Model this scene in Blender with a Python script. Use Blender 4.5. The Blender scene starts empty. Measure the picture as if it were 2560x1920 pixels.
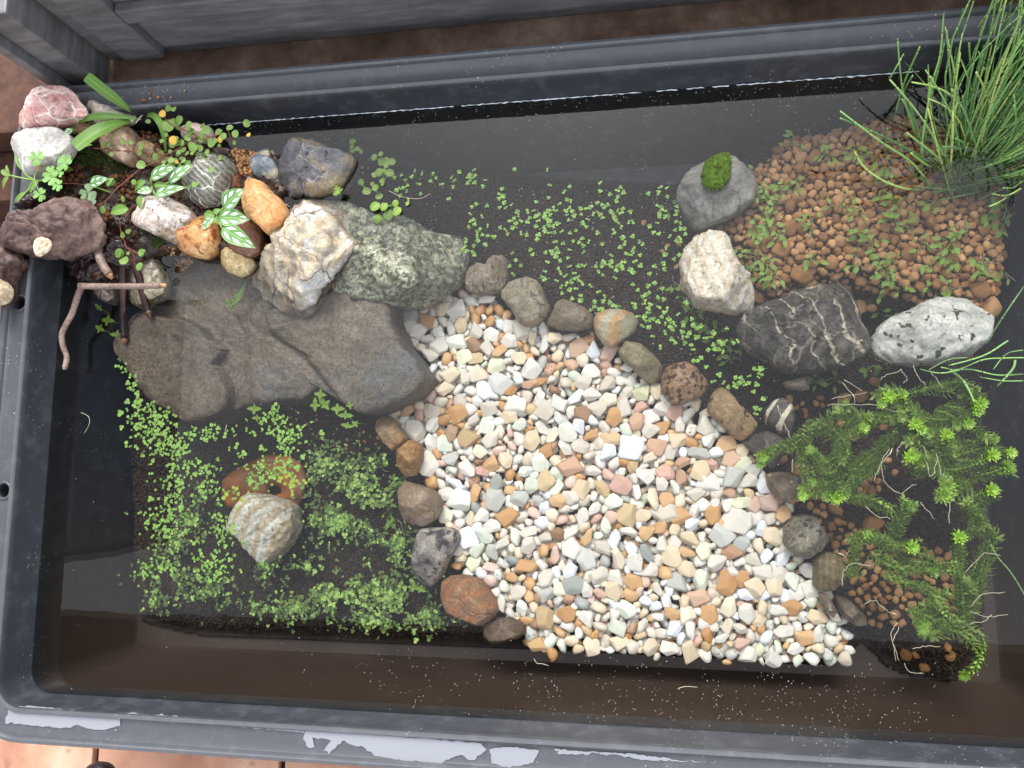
import bpy, bmesh, math, random
import numpy as np
from mathutils import Matrix, Vector, noise as mnoise
random.seed(7); rs = np.random.RandomState(7)
R = math.radians
SC = bpy.context.scene
COL = SC.collection

# ------------------------------------------------------------------ camera, sky, sun, exposure
CAMZ = 0.82
FPX = 1848.0                                  # focal length in photograph pixels
zc = Vector((-256, 195, 1597)).normalized()
xc = Vector((10083, 152, 1597)); xc = (xc - xc.dot(zc) * zc).normalized()
yc = zc.cross(xc)
M3 = Matrix((xc, yc, zc))                     # rows: world axes in camera space
cam = bpy.data.cameras.new('camera'); cam.lens = 26.0; cam.sensor_width = 36; cam.clip_start = 0.01; cam.clip_end = 200
camo = bpy.data.objects.new('camera', cam); COL.objects.link(camo)
camo.matrix_world = Matrix.Translation((0, 0, CAMZ)) @ M3.to_4x4()
SC.camera = camo
SUN_EL, SUN_AZ = R(47), R(96)                 # azimuth counter-clockwise from +X
w = bpy.data.worlds.new('World'); SC.world = w; w.use_nodes = True
nt = w.node_tree; bg = nt.nodes['Background']
sky = nt.nodes.new('ShaderNodeTexSky'); sky.sky_type = 'NISHITA'; sky.sun_disc = False
sky.sun_elevation = SUN_EL; sky.sun_rotation = R(90) - SUN_AZ
sky.air_density = 1.0; sky.dust_density = 1.5; sky.ozone_density = 1.0
hs = nt.nodes.new('ShaderNodeHueSaturation'); hs.inputs['Saturation'].default_value = 0.22      # cloud cover greys the blue
nt.links.new(sky.outputs[0], hs.inputs['Color']); nt.links.new(hs.outputs[0], bg.inputs[0]); bg.inputs[1].default_value = 0.15
sl = bpy.data.lights.new('sun', 'SUN'); sl.energy = 0.9; sl.angle = R(25); sl.color = (1.0, 0.96, 0.9)
so = bpy.data.objects.new('sun', sl); COL.objects.link(so)
sd = Vector((math.cos(SUN_EL) * math.cos(SUN_AZ), math.cos(SUN_EL) * math.sin(SUN_AZ), math.sin(SUN_EL)))
so.rotation_euler = sd.to_track_quat('Z', 'Y').to_euler()
so.location = (0, 0, 3)
SC.view_settings.view_transform = 'Standard'; SC.view_settings.look = 'None'
SC.view_settings.gamma = 1.0; SC.view_settings.exposure = 1.95
SC.cycles.transparent_max_bounces = 12
SC.cycles.max_bounces = 8

# ------------------------------------------------------------------ photograph pixel -> point on a level plane
def P(px, py, z):
    v = M3 @ Vector((px - 1280, 960 - py, -FPX))
    t = (z - CAMZ) / v.z
    return Vector((v.x * t, v.y * t, z))
def crop(x0, y0, s):
    return lambda pts: [(x0 + p[0] * s, y0 + p[1] * s) + ((p[2] * s,) + tuple(p[3:]) if len(p) > 2 else ()) for p in pts]
C1 = crop(0, 0, .3858); C2 = crop(0, 160, .28933); C3 = crop(440, 260, .36166); C4 = crop(1600, 200, .48217)
C5 = crop(1800, 860, .51842); C6 = crop(0, 1560, .57866); C7 = crop(280, 640, .4219); C8 = crop(960, 640, .30132)
D1 = crop(0, 480, .28933); D2 = crop(0, 860, .4218); D3 = crop(2100, 0, .36164); D4 = crop(960, 1000, .28933)
D5 = crop(1500, 1000, .28933); D6 = crop(1040, 1280, .28933); D7 = crop(1280, 1500, .57866); D8 = crop(200, 0, .57866)
E1 = crop(1340, 760, .36166); E2 = crop(300, 900, .43394); E3 = crop(2050, 880, .31346); E4 = crop(1620, 340, .28933)
E5 = crop(300, 300, .25316); F = crop(0, 0, 1.1574)       # F: the whole photograph at 2212 wide
def px(z): return (CAMZ - z) / FPX
ZW = 0.163                                    # water level
RIM = 0.200

# ------------------------------------------------------------------ node helpers
def srgb(r, g, b):
    f = lambda c: (c / 255 / 12.92) if c / 255 <= .04045 else ((c / 255 + .055) / 1.055) ** 2.4
    return (f(r), f(g), f(b), 1)
class NT:
    def __init__(s, name):
        s.m = bpy.data.materials.new(name); s.m.use_nodes = True; s.t = s.m.node_tree
        s.b = s.t.nodes['Principled BSDF']; s.out = s.t.nodes['Material Output']
        s.tc = s.t.nodes.new('ShaderNodeTexCoord')
    def n(s, kind, **kw):
        nd = s.t.nodes.new('ShaderNode' + kind)
        for k, v in kw.items():
            if k.startswith('_'): setattr(nd, k[1:], v)
            else:
                key = int(k[1:]) if k[0] == 'i' and k[1:].isdigit() else k.replace('_', ' ')
                s.set(nd.inputs[key], v)
        return nd
    def set(s, sock, v):
        if isinstance(v, bpy.types.NodeSocket): s.t.links.new(v, sock)
        else: sock.default_value = v
    def noise(s, scale, detail=4, rough=.55, vec=None, dist=0):
        nd = s.n('TexNoise', Scale=scale, Detail=detail, Roughness=rough, Distortion=dist)
        s.set(nd.inputs['Vector'], vec if vec is not None else s.tc.outputs['Object'])
        return nd.outputs['Fac']
    def vor(s, scale, feat='F1', vec=None, rand=1, out='Distance'):
        nd = s.n('TexVoronoi', _feature=feat, Scale=scale, Randomness=rand)
        s.set(nd.inputs['Vector'], vec if vec is not None else s.tc.outputs['Object'])
        return nd.outputs[out]
    def ramp(s, fac, stops, interp='LINEAR'):
        nd = s.t.nodes.new('ShaderNodeValToRGB'); s.set(nd.inputs[0], fac); e = nd.color_ramp.elements
        nd.color_ramp.interpolation = interp
        while len(e) < len(stops): e.new(1)
        for i, (p, c) in enumerate(stops):
            e[i].position = p; e[i].color = c if len(c) == 4 else (*c, 1)
        return nd.outputs[0]
    def step(s, fac, a, b):
        nd = s.n('MapRange', From_Min=a, From_Max=b); s.set(nd.inputs[0], fac); return nd.outputs[0]
    def math(s, op, a, b=0.0, c=None):
        nd = s.n('Math', _operation=op, i0=a, i1=b)
        if c is not None: s.set(nd.inputs[2], c)
        return nd.outputs[0]
    def mix(s, fac, a, b, blend='MIX'):
        nd = s.t.nodes.new('ShaderNodeMix'); nd.data_type = 'RGBA'; nd.blend_type = blend
        s.set(nd.inputs[0], fac); s.set(nd.inputs[6], a); s.set(nd.inputs[7], b); return nd.outputs[2]
    def warp(s, scale, amt, vec=None):
        v = vec if vec is not None else s.tc.outputs['Object']
        nd = s.n('TexNoise', Scale=scale, Detail=3); s.set(nd.inputs['Vector'], v)
        sub = s.n('VectorMath', _operation='SUBTRACT', i0=nd.outputs['Color'], i1=(.5, .5, .5))
        sc = s.n('VectorMath', _operation='SCALE', i0=sub.outputs[0]); s.set(sc.inputs['Scale'], amt)
        return s.n('VectorMath', _operation='ADD', i0=v, i1=sc.outputs[0]).outputs[0]
    def bump(s, h, strength=.5, dist=.001, normal=None):
        nd = s.n('Bump', Strength=strength, Distance=dist); s.set(nd.inputs['Height'], h)
        if normal is not None: s.set(nd.inputs['Normal'], normal)
        return nd.outputs[0]
    def fin(s, col, rough=.5, normal=None, spec=.5, **kw):
        s.set(s.b.inputs['Base Color'], col); s.set(s.b.inputs['Roughness'], rough)
        s.b.inputs['Specular IOR Level'].default_value = spec
        if normal is not None: s.set(s.b.inputs['Normal'], normal)
        for k, v in kw.items(): s.set(s.b.inputs[k.replace('_', ' ')], v)
        return s.m

def stone_mat(name, cols, scale=30, bands=None, veins=None, specks=None, patch=None, bump=.6, rough=.55, grain=.4, fine=330, lohi=(.45, .85)):
    """cols: three or four colours from dark to light; bands=(angle deg, freq, strength, colour, distortion);
    veins=(colour, scale, width, warp); specks=(colour, scale, threshold); patch=(colour, scale, lo, hi)"""
    t = NT(name); v = t.warp(scale * .8, .25 / scale)
    n1 = t.noise(scale, 6, .62, v)
    k = len(cols)
    c = t.ramp(n1, [(.3 + .4 * i / (k - 1), cols[i]) for i in range(k)])
    n0 = t.noise(scale * .35, 2)
    c = t.mix(t.step(n0, .35, .7), c, t.mix(1, c, (.78, .78, .78, 1), 'MULTIPLY'))
    h = n1
    if bands:
        ang, fr, st, bc, ds = bands
        rot = t.n('Mapping', Rotation=(R(20), R(15), R(ang))); t.set(rot.inputs['Vector'], t.warp(scale, 0.05 * ds / scale))
        wv = t.n('TexWave', Scale=fr * 2.6, Distortion=ds * .5, Detail=3, Detail_Scale=1.5, _wave_profile='SIN'); t.set(wv.inputs['Vector'], rot.outputs[0])
        nn = t.noise(fr * 3, 3, .6, rot.outputs[0])
        f = t.math('MULTIPLY', t.step(t.math('MULTIPLY_ADD', nn, .5, t.math('MULTIPLY', wv.outputs['Fac'], .75)), lohi[0], lohi[1]), st)
        c = t.mix(f, c, bc); h = t.math('MULTIPLY_ADD', f, .5, h)
    if patch:
        pc, ps, lo, hi = patch
        pn = t.noise(ps, 5, .65, v)
        c = t.mix(t.step(pn, lo, hi), c, pc)
    if veins:
        vcx, vs, vw, vd = veins
        vv = t.warp(vs * 1.2, vd / vs)
        d = t.vor(vs, 'DISTANCE_TO_EDGE', vv)
        vm = t.math('MULTIPLY', t.math('SUBTRACT', 1.0, t.step(d, vw * .25, vw)), t.step(t.noise(vs * .6, 2), .38, .55))
        c = t.mix(vm, c, vcx); h = t.math('MULTIPLY_ADD', vm, .3, h)
    g = t.noise(fine, 3, .7)
    c = t.mix(grain, c, t.ramp(g, [(.36, (.16, .16, .16)), (.5, (.5, .5, .5)), (.64, (.86, .86, .86))]), 'OVERLAY')
    if specks:
        scx, ss, th = specks
        sm = t.math('SUBTRACT', 1.0, t.step(t.noise(ss, 2, .5), th, th + .04))
        c = t.mix(sm, c, scx)
        h = t.math('SUBTRACT', h, t.math('MULTIPLY', sm, .3))
    ge = t.n('NewGeometry'); pz_ = t.n('SeparateXYZ', i0=ge.outputs['Position']).outputs[2]      # wet band at the waterline
    pz_ = t.math('ADD', pz_, t.math('MULTIPLY', t.math('SUBTRACT', n1, .5), .012))
    wet = t.math('MULTIPLY', t.math('SUBTRACT', 1.0, t.step(pz_, ZW + .003, ZW + .0075)), t.step(pz_, ZW - .006, ZW - .001))
    c = t.mix(t.math('MULTIPLY', wet, .85), c, t.mix(1, c, (.5, .47, .44, 1), 'MULTIPLY'))
    nb = t.bump(h, bump, .0025); nb = t.bump(g, .35, .0006, nb)
    return t.fin(c, t.math('MULTIPLY_ADD', wet, -.3, rough + .0), nb, .45)

# ------------------------------------------------------------------ mesh helpers
def mk(name, verts, faces, mat=None, parent=None, smooth=True, uv=None, loc=None, fmat=None):
    me = bpy.data.meshes.new(name)
    verts = np.asarray(verts, dtype=np.float64).reshape(-1, 3)
    if loc is not None: verts = verts - np.array(loc)
    if isinstance(faces, np.ndarray):
        n, k = faces.shape
        me.vertices.add(len(verts)); me.vertices.foreach_set('co', verts.ravel())
        me.loops.add(n * k); me.loops.foreach_set('vertex_index', faces.ravel().astype(np.int32))
        me.polygons.add(n); me.polygons.foreach_set('loop_start', np.arange(0, n * k, k, dtype=np.int32))
        me.update(calc_edges=True); me.validate()
    else:
        me.from_pydata(verts.tolist(), [], faces); me.update()
    if smooth: me.polygons.foreach_set('use_smooth', [True] * len(me.polygons))
    if uv is not None:
        l = me.uv_layers.new(name='leaf')
        idx = np.empty(len(me.loops), dtype=np.int32); me.loops.foreach_get('vertex_index', idx)
        l.data.foreach_set('uv', np.asarray(uv, dtype=np.float32)[idx].ravel())
    for m in (mat if isinstance(mat, (list, tuple)) else [mat]):
        if m: me.materials.append(m)
    if fmat is not None: me.polygons.foreach_set('material_index', fmat)
    o = bpy.data.objects.new(name, me); COL.objects.link(o)
    if loc is not None: o.location = loc
    if parent is not None: o.parent = parent
    return o
def tag(o, label=None, cat=None, group=None, kind=None):
    if label: o['label'] = label
    if cat: o['category'] = cat
    if group: o['group'] = group
    if kind: o['kind'] = kind
    return o
def empty(name, loc, label, cat, group=None):
    o = bpy.data.objects.new(name, None); COL.objects.link(o); o.location = loc; o.empty_display_size = .01
    return tag(o, label, cat, group)
def child(name, verts, faces, mat, root, **kw):
    v = np.asarray(verts, dtype=float).reshape(-1, 3) - np.array(root.location)
    return mk(name, v, faces, mat, root, **kw)
class Geo:
    """collects vertices, faces and leaf coordinates of one mesh"""
    def __init__(s): s.v = []; s.f = []; s.u = []
    def add(s, v, f, u=None):
        b = len(s.v); s.v += [tuple(q) for q in v]; s.f += [tuple(i + b for i in q) for q in f]
        s.u += list(u) if u is not None else [(0, 0)] * len(v)
    def obj(s, name, mat, root=None, **kw):
        if root is not None: return child(name, s.v, s.f, mat, root, uv=s.u, **kw)
        return mk(name, s.v, s.f, mat, uv=s.u, **kw)
def tube(pts, r, n=6, r1=None, cap=True):
    pts = [Vector(p) for p in pts]; V = []; Fc = []
    m = len(pts)
    for i, p in enumerate(pts):
        d = (pts[min(i + 1, m - 1)] - pts[max(i - 1, 0)]).normalized()
        a = d.cross(Vector((.13, .21, .97)));  a = a.normalized() if a.length > 1e-4 else Vector((1, 0, 0))
        b = d.cross(a)
        rr = (r[i] if isinstance(r, (list, tuple)) else r + ((r1 if r1 is not None else r) - r) * i / (m - 1))
        for k in range(n):
            th = 2 * math.pi * k / n
            V.append(p + a * math.cos(th) * rr + b * math.sin(th) * rr)
    for i in range(m - 1):
        for k in range(n):
            Fc.append((i * n + k, i * n + (k + 1) % n, (i + 1) * n + (k + 1) % n, (i + 1) * n + k))
    if cap:
        Fc.append(tuple(range(n))[::-1]); Fc.append(tuple((m - 1) * n + k for k in range(n)))
    return V, Fc
def spline(pts, k=4):
    pts = [Vector(p) for p in pts]
    if len(pts) < 3: 
        a, b = pts; return [a.lerp(b, i / k) for i in range(k + 1)]
    out = []; q = [pts[0] * 2 - pts[1]] + pts + [pts[-1] * 2 - pts[-2]]
    for i in range(1, len(q) - 2):
        a, b, c, d = q[i - 1:i + 3]
        for j in range(k):
            t = j / k
            out.append(.5 * ((2 * b) + (c - a) * t + (2 * a - 5 * b + 4 * c - d) * t * t + (3 * b - a - 3 * c + d) * t ** 3))
    out.append(pts[-1]); return out
PROF = {
    'ovate': lambda t: math.sin(math.pi * min(1, t * 1.02) ** .72) ** .8 if t < .98 else 0.0,
    'strap': lambda t: .35 + .65 * min(1, t * 2.2) if t < .995 else .9,
    'spoon': lambda t: .14 + .86 * max(0, math.sin(math.pi * max(0, (t - .35) / .65) ** .8)) if t > .35 else .14,
    'round': lambda t: math.sqrt(max(0, 1 - (2 * t - 1) ** 2)),
    'needle': lambda t: (.55 + .45 * math.sin(math.pi * t)) * (1 if t < .75 else 1 - ((t - .75) / .25) ** 2 * .95),
    'heart': lambda t: max(.03, math.sin(math.pi * .80 * t ** 1.1)) * (1 if t < .99 else .62),
}
def leaf(base, tip, width, kind='ovate', arch=.08, n=6, cup=.12, m=2, notch=0, up=Vector((0, 0, 1))):
    base, tip = Vector(base), Vector(tip); d = tip - base; L = d.length; dn = d.normalized()
    side = dn.cross(up); side = side.normalized() if side.length > 1e-4 else Vector((1, 0, 0))
    nn = side.cross(dn)
    V = []; U = []; Fc = []; f = PROF[kind]
    for i in range(n + 1):
        t = i / n; wv = max(f(t), .02) * width / 2
        c = base + dn * L * t + nn * (math.sin(math.pi * t) * arch * L)
        for j in range(-m, m + 1):
            s = j / m
            back = dn * (notch * L * (1 - abs(s)) * (-1) * (t ** 3)) if notch else Vector((0, 0, 0))
            V.append(c + side * wv * s + nn * (cup * wv * abs(s) ** 1.5) + back); U.append((s, t))
    q = 2 * m + 1
    for i in range(n):
        for j in range(2 * m):
            Fc.append((i * q + j, i * q + j + 1, (i + 1) * q + j + 1, (i + 1) * q + j))
    return V, Fc, U
def fbm(p, o=3, h=.5, lac=2.1):
    s = 0; a = 1; tot = 0; p = Vector(p)
    for _ in range(o): s += a * mnoise.noise(p); tot += a; a *= h; p = p * lac + Vector((3.1, 1.7, 5.3))
    return s / tot
def inpoly(x, y, poly):
    x = np.asarray(x, float); y = np.asarray(y, float); r = np.zeros(x.shape, bool); n = len(poly)
    for i in range(n):
        x0, y0 = poly[i][:2]; x1, y1 = poly[(i + 1) % n][:2]
        c = ((y0 > y) != (y1 > y)) & (x < (x1 - x0) * (y - y0) / ((y1 - y0) or 1e-9) + x0)
        r ^= c
    return r
def edgedist(x, y, poly):
    x = np.asarray(x, float); y = np.asarray(y, float); d = np.full(x.shape, 1e9); n = len(poly)
    for i in range(n):
        x0, y0 = poly[i][:2]; x1, y1 = poly[(i + 1) % n][:2]; dx, dy = x1 - x0, y1 - y0
        t = np.clip(((x - x0) * dx + (y - y0) * dy) / (dx * dx + dy * dy + 1e-12), 0, 1)
        d = np.minimum(d, np.hypot(x - x0 - t * dx, y - y0 - t * dy))
    return np.where(inpoly(x, y, poly), d, -d)

def stone(name, outline, z, h, mat, label, cat='stone', group=None, q=2.6, facets=5, rough=.04, freq=3.0, strata=None,
          steps=(), res=(104, 44), depth=None, parent=None, sink=1.0, tilt=0):
    """a rock from its outline (photograph pixels) at height z, rising h above that"""
    w3 = [P(a, b, z) for a, b in outline]
    xs = np.array([p.x for p in w3]); ys = np.array([p.y for p in w3])
    a2 = 0; cx = cy = 0
    for i in range(len(w3)):
        j = (i + 1) % len(w3); cr = xs[i] * ys[j] - xs[j] * ys[i]; a2 += cr; cx += (xs[i] + xs[j]) * cr; cy += (ys[i] + ys[j]) * cr
    cx /= 3 * a2; cy /= 3 * a2
    nt_, np_ = res
    th = np.arange(nt_) * 2 * math.pi / nt_; Rr = np.zeros(nt_)
    for k, t in enumerate(th):
        dx, dy = math.cos(t), math.sin(t); best = 0
        for i in range(len(w3)):
            j = (i + 1) % len(w3); x0, y0, x1, y1 = xs[i] - cx, ys[i] - cy, xs[j] - cx, ys[j] - cy
            den = dx * (y1 - y0) - dy * (x1 - x0)
            if abs(den) < 1e-12: continue
            s = (x0 * (y1 - y0) - y0 * (x1 - x0)) / den; u = (x0 * dy - y0 * dx) / den
            if -1e-6 <= u <= 1 + 1e-6 and s > best: best = s
        Rr[k] = best
    for _ in range(1): Rr = (np.roll(Rr, 1) + 2 * Rr + np.roll(Rr, -1)) / 4
    Rm = Rr.mean(); dep = depth if depth else h
    seed = Vector((random.uniform(-50, 50), random.uniform(-50, 50), random.uniform(-50, 50)))
    # facet planes cut the top
    pl = []
    for _ in range(facets):
        a = random.uniform(0, 2 * math.pi); el = random.uniform(.45, 1.35)
        nrm = np.array([math.cos(a) * math.cos(el), math.sin(a) * math.cos(el), math.sin(el)])
        sup = math.sqrt((nrm[0] ** 2 + nrm[1] ** 2) * Rm ** 2 + (nrm[2] * h) ** 2)
        pl.append((nrm, sup * random.uniform(.72, .92)))
    V = []; phis = []
    for i in range(np_ + 1):
        s = -1 + 2 * i / np_; phis.append(math.asin(max(-1, min(1, s))) if False else s * math.pi / 2)
    for ph in phis:
        cph, sph = math.cos(ph), math.sin(ph); hh = h if sph > 0 else dep
        for k in range(nt_):
            # scale the direction so that the grid is even on a flat stone
            vx, vy, vz = cph * Rr[k] * math.cos(th[k]), cph * Rr[k] * math.sin(th[k]), sph * hh
            r = (cph ** q + abs(sph) ** q) ** (-1 / q)
            x, y, zz = vx * r, vy * r, vz * r
            if zz > -.2 * dep:
                for nrm, d in pl:
                    e = nrm[0] * x + nrm[1] * y + nrm[2] * zz - d
                    if e > 0:
                        kz = min(1, e / (Rm * .06)) 
                        x -= nrm[0] * e * .9 * (abs(sph) ** .7) ; y -= nrm[1] * e * .9 * (abs(sph) ** .7); zz -= nrm[2] * e * .9
            p = Vector((x, y, zz)); sp = p / Rm * freq + seed
            nz = fbm(sp, 5, .55) * rough * Rm * 2.2
            rg = (1 - abs(mnoise.noise(sp * .9 + Vector((9, 2, 4)))) * 2); nz += max(0, rg - .55) * -rough * Rm * .9
            if strata:
                sa, sf, sm = strata
                u = (x * math.cos(R(sa)) + y * math.sin(R(sa))) / Rm * sf + 1.3 * mnoise.noise(sp * .6) + .6 * zz / Rm * sf
                nz += (abs((u % 1) - .5) * 2 - .5) * sm * Rm
            dirv = Vector((x / Rm, y / Rm, zz / max(h, 1e-4))).normalized()
            kk = 1.0 if abs(sph) > .1 else .5
            V.append((cx + x + dirv.x * nz * kk, cy + y + dirv.y * nz * kk, z + zz + dirv.z * nz))
    V = np.array(V)
    for poly, dz, soft in steps:
        pw = [P(a, b, z + h * .8) for a, b in poly]
        nx_ = np.array([mnoise.noise(Vector((a * 60, b * 60, 3.3))) for a, b, _ in V])
        ed = edgedist(V[:, 0], V[:, 1], [(p.x, p.y) for p in pw]) + nx_ * .002
        V[:, 2] += np.where(V[:, 2] > z, np.clip(ed / soft + .5, 0, 1) * dz, 0)
    i0 = np.arange(np_)[:, None] * nt_; k0 = np.arange(nt_)[None, :]; k1 = (k0 + 1) % nt_
    Fq = np.stack([i0 + k0, i0 + k1, i0 + nt_ + k1, i0 + nt_ + k0], -1).reshape(-1, 4)
    if tilt: pass
    o = mk(name, V, Fq, mat, parent, loc=(cx, cy, z))
    if parent is None: tag(o, label, cat, group)
    return o
# ------------------------------------------------------------------ materials of the setting
def plastic(name, col, rough=.34, dust=.35, refl_tint=False):
    t = NT(name)
    n = t.noise(9, 6, .6); n2 = t.noise(60, 4, .65)
    c = t.mix(t.math('MULTIPLY', t.step(n2, .5, .78), dust), (*col, 1), srgb(132, 136, 142))
    s = t.vor(240, vec=t.warp(40, .01)); sm = t.math('MULTIPLY', t.math('SUBTRACT', 1.0, t.step(s, .06, .16)), t.step(t.noise(14, 3), .52, .62))
    c = t.mix(t.math('MULTIPLY', sm, .8), c, srgb(190, 195, 200))
    if refl_tint:
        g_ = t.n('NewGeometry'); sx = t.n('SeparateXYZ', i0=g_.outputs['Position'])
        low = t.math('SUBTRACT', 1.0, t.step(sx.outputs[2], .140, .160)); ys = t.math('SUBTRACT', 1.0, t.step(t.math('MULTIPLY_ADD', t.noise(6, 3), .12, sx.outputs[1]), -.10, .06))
        c = t.mix(t.math('MULTIPLY', low, t.math('MULTIPLY', ys, .8)), c, srgb(74, 60, 51))  # brown reflection painted into the colour of the submerged near side
    r = t.math('MULTIPLY_ADD', n, .25, rough - .1)
    return t.fin(c, r, t.bump(n2, .15, .0006), .5)
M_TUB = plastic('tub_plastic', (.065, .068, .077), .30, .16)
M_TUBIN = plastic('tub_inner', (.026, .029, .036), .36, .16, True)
def mat_metal():
    t = NT('weathered_metal')
    mp = t.n('Mapping', Scale=(1, 1, 6)); t.set(mp.inputs['Vector'], t.tc.outputs['Object'])
    n = t.noise(22, 7, .68, mp.outputs[0]); n2 = t.noise(5, 3)
    c = t.ramp(n, [(.3, srgb(86, 86, 88)), (.5, srgb(104, 104, 106)), (.7, srgb(126, 125, 126))])
    c = t.mix(t.step(n2, .4, .7), c, t.mix(1, c, (.72, .72, .74, 1), 'MULTIPLY'))
    d = t.step(t.noise(45, 4, .7), .64, .72); c = t.mix(t.math('MULTIPLY', d, .6), c, srgb(36, 34, 34))
    return t.fin(c, .5, t.bump(n, .25, .001), .5, Metallic=.35)
M_METAL = mat_metal()
def mat_sill():
    t = NT('stained_sill'); n = t.noise(18, 7, .65); n2 = t.noise(90, 4, .7)
    c = t.ramp(n, [(.3, srgb(66, 50, 40)), (.5, srgb(98, 76, 62)), (.7, srgb(126, 106, 92))])
    c = t.mix(.35, c, t.ramp(n2, [(.35, (.3, .3, .3)), (.65, (.7, .7, .7))]), 'OVERLAY')
    return t.fin(c, .8, t.bump(n2, .5, .001), .3)
M_SILL = mat_sill()
def mat_tile():
    t = NT('terracotta'); oi = t.n('ObjectInfo')
    n = t.noise(10, 6, .6); n2 = t.noise(160, 4, .7)
    c = t.ramp(n, [(.3, srgb(150, 102, 80)), (.5, srgb(192, 146, 120)), (.7, srgb(214, 178, 156))])
    c = t.mix(t.math('MULTIPLY', oi.outputs['Random'], .35), c, srgb(150, 92, 68))
    c = t.mix(t.step(t.noise(30, 5, .7), .6, .75), c, srgb(96, 66, 50))
    return t.fin(c, .62, t.bump(n2, .3, .0008), .4)
M_TILE = mat_tile()
def mat_flat(name, c0, c1, scale=200, rough=.85, bump=.5, spec=.3, **kw):
    t = NT(name); n = t.noise(scale, 5, .65); c = t.ramp(n, [(.35, c0), (.65, c1)])
    return t.fin(c, rough, t.bump(n, bump, .0012), spec, **kw)
M_GROUT = mat_flat('grout', srgb(28, 30, 32), srgb(48, 50, 52))
M_WET = mat_flat('wet_soil', srgb(22, 15, 12), srgb(62, 42, 30), 120, .4, .8, .5)
M_BED = mat_flat('dark_soil', srgb(34, 29, 27), srgb(58, 50, 46), 240, .85)

# ------------------------------------------------------------------ tiled floor, sill, metal door
def box(g, x0, y0, z0, x1, y1, z1, bev=0):
    b = bmesh.new(); bmesh.ops.create_cube(b, size=1)
    for v in b.verts: v.co = Vector(((x0 + x1) / 2 + v.co.x * (x1 - x0), (y0 + y1) / 2 + v.co.y * (y1 - y0), (z0 + z1) / 2 + v.co.z * (z1 - z0)))
    if bev: bmesh.ops.bevel(b, geom=b.edges[:], offset=bev, segments=2, profile=.7, affect='EDGES')
    b.verts.index_update()
    g.add([v.co.copy() for v in b.verts], [[v.index for v in f.verts] for f in b.faces]); b.free()
OUT_T = P(1480, 104, RIM).y; IN_T = P(1480, 176.5, RIM).y; IN_B = P(1280, 1849, RIM).y
IN_L = P(52, 960, RIM).x; IN_R = P(2560, 900, RIM).x + .06
print('tub', IN_L, IN_R, IN_B, IN_T, OUT_T)
g = Geo(); box(g, -3, -3, -.05, 3, 1.2, -.006)
floor = g.obj('floor', M_GROUT, smooth=False); tag(floor, kind='structure')
jx = [P(245, 1880, 0).x, P(708, 1905, 0).x]; tw = abs(jx[1] - jx[0]); jt = .008
tm = None
for i in range(-4, 6):
    for j in range(-3, 3):
        xa = jx[0] + i * tw + jt / 2; ya = P(300, 1760, 0).y - .0 + j * tw + jt / 2
        if tm is None:
            g = Geo(); box(g, 0, 0, -.006, tw - jt, tw - jt, .004, .002)
            o = g.obj('tile', M_TILE, smooth=False); tm = o.data
        else:
            o = bpy.data.objects.new('tile', tm); COL.objects.link(o)
        o.location = (xa, ya, 0); o.parent = floor
YW = OUT_T + .024
M_STEP = mat_flat('terracotta_step', srgb(62, 40, 31), srgb(88, 58, 45), 60, .8, .8)
g = Geo(); box(g, -.93, P(0, 520, .1).y, .004, IN_L - .0345, OUT_T - .022, .12, .004); box(g, -1.6, OUT_T - .0215, .004, P(206, 204, .172).x - .014, YW + .5, .16, .004)
stp_ = g.obj('step', M_STEP, smooth=False); tag(stp_, 'rough red brown terracotta step at the upper left beside the tub', 'step')
ZS = .172
g = Geo(); box(g, P(206, 204, ZS).x - .0135, OUT_T - .04 + .02, 0, 1.6, YW + .2, ZS, .004)
sill = g.obj('door_sill', M_SILL, smooth=False); tag(sill, 'stained brown sill running behind the tub under the grey metal door', 'sill')
xd = P(353, 120 / .864, ZS + .018).x
door = empty('metal_door', (0, YW, ZS), 'weathered grey metal door panel above the brown sill', 'door')
xs_ = P(408, 139, ZS + .016).x; x2_ = P(309, 143, ZS + .016).x; x3_ = P(274, 174, ZS).x; x4_ = P(206, 204, ZS).x
g = Geo(); box(g, xs_, YW + .016, ZS + .016, 1.5, YW + .03, .30, .002); g.obj('panel', M_METAL, smooth=False).parent = None
pn = bpy.context.scene.objects['panel']; pn.location = -door.location; pn.parent = door
def dpart(nm, *b, bev=.002):
    g = Geo(); box(g, *b, bev); o = g.obj(nm, M_METAL, smooth=False); o.location = -door.location; o.parent = door
dpart('stile', x2_, YW + .008, ZS + .012, xs_ - .001, YW + .034, .30)
dpart('stile', x3_ + .004, YW + .016, ZS + .004, x2_ - .001, YW + .04, .30)
dpart('bottom_rail', x3_ + .006, YW + .02, ZS + .001, 1.5, YW + .05, ZS + .015)
dpart('mid_rail', xs_ + .002, YW + .006, .243, 1.5, YW + .0155, .262)
jamb = empty('door_jamb', (x4_, YW, 0), 'dark metal door jamb left of the grey door in the upper left corner', 'door frame')
g = Geo(); box(g, x4_, YW - .012, 0, x3_, YW + .05, .30, .002); o = g.obj('post', M_METAL, smooth=False); o.location = -jamb.location; o.parent = jamb
g = Geo(); box(g, x4_ - .012, YW - .022, 0, x4_ - .001, YW + .03, .30, .002); o = g.obj('flange', M_METAL, smooth=False); o.location = -jamb.location; o.parent = jamb

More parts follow.
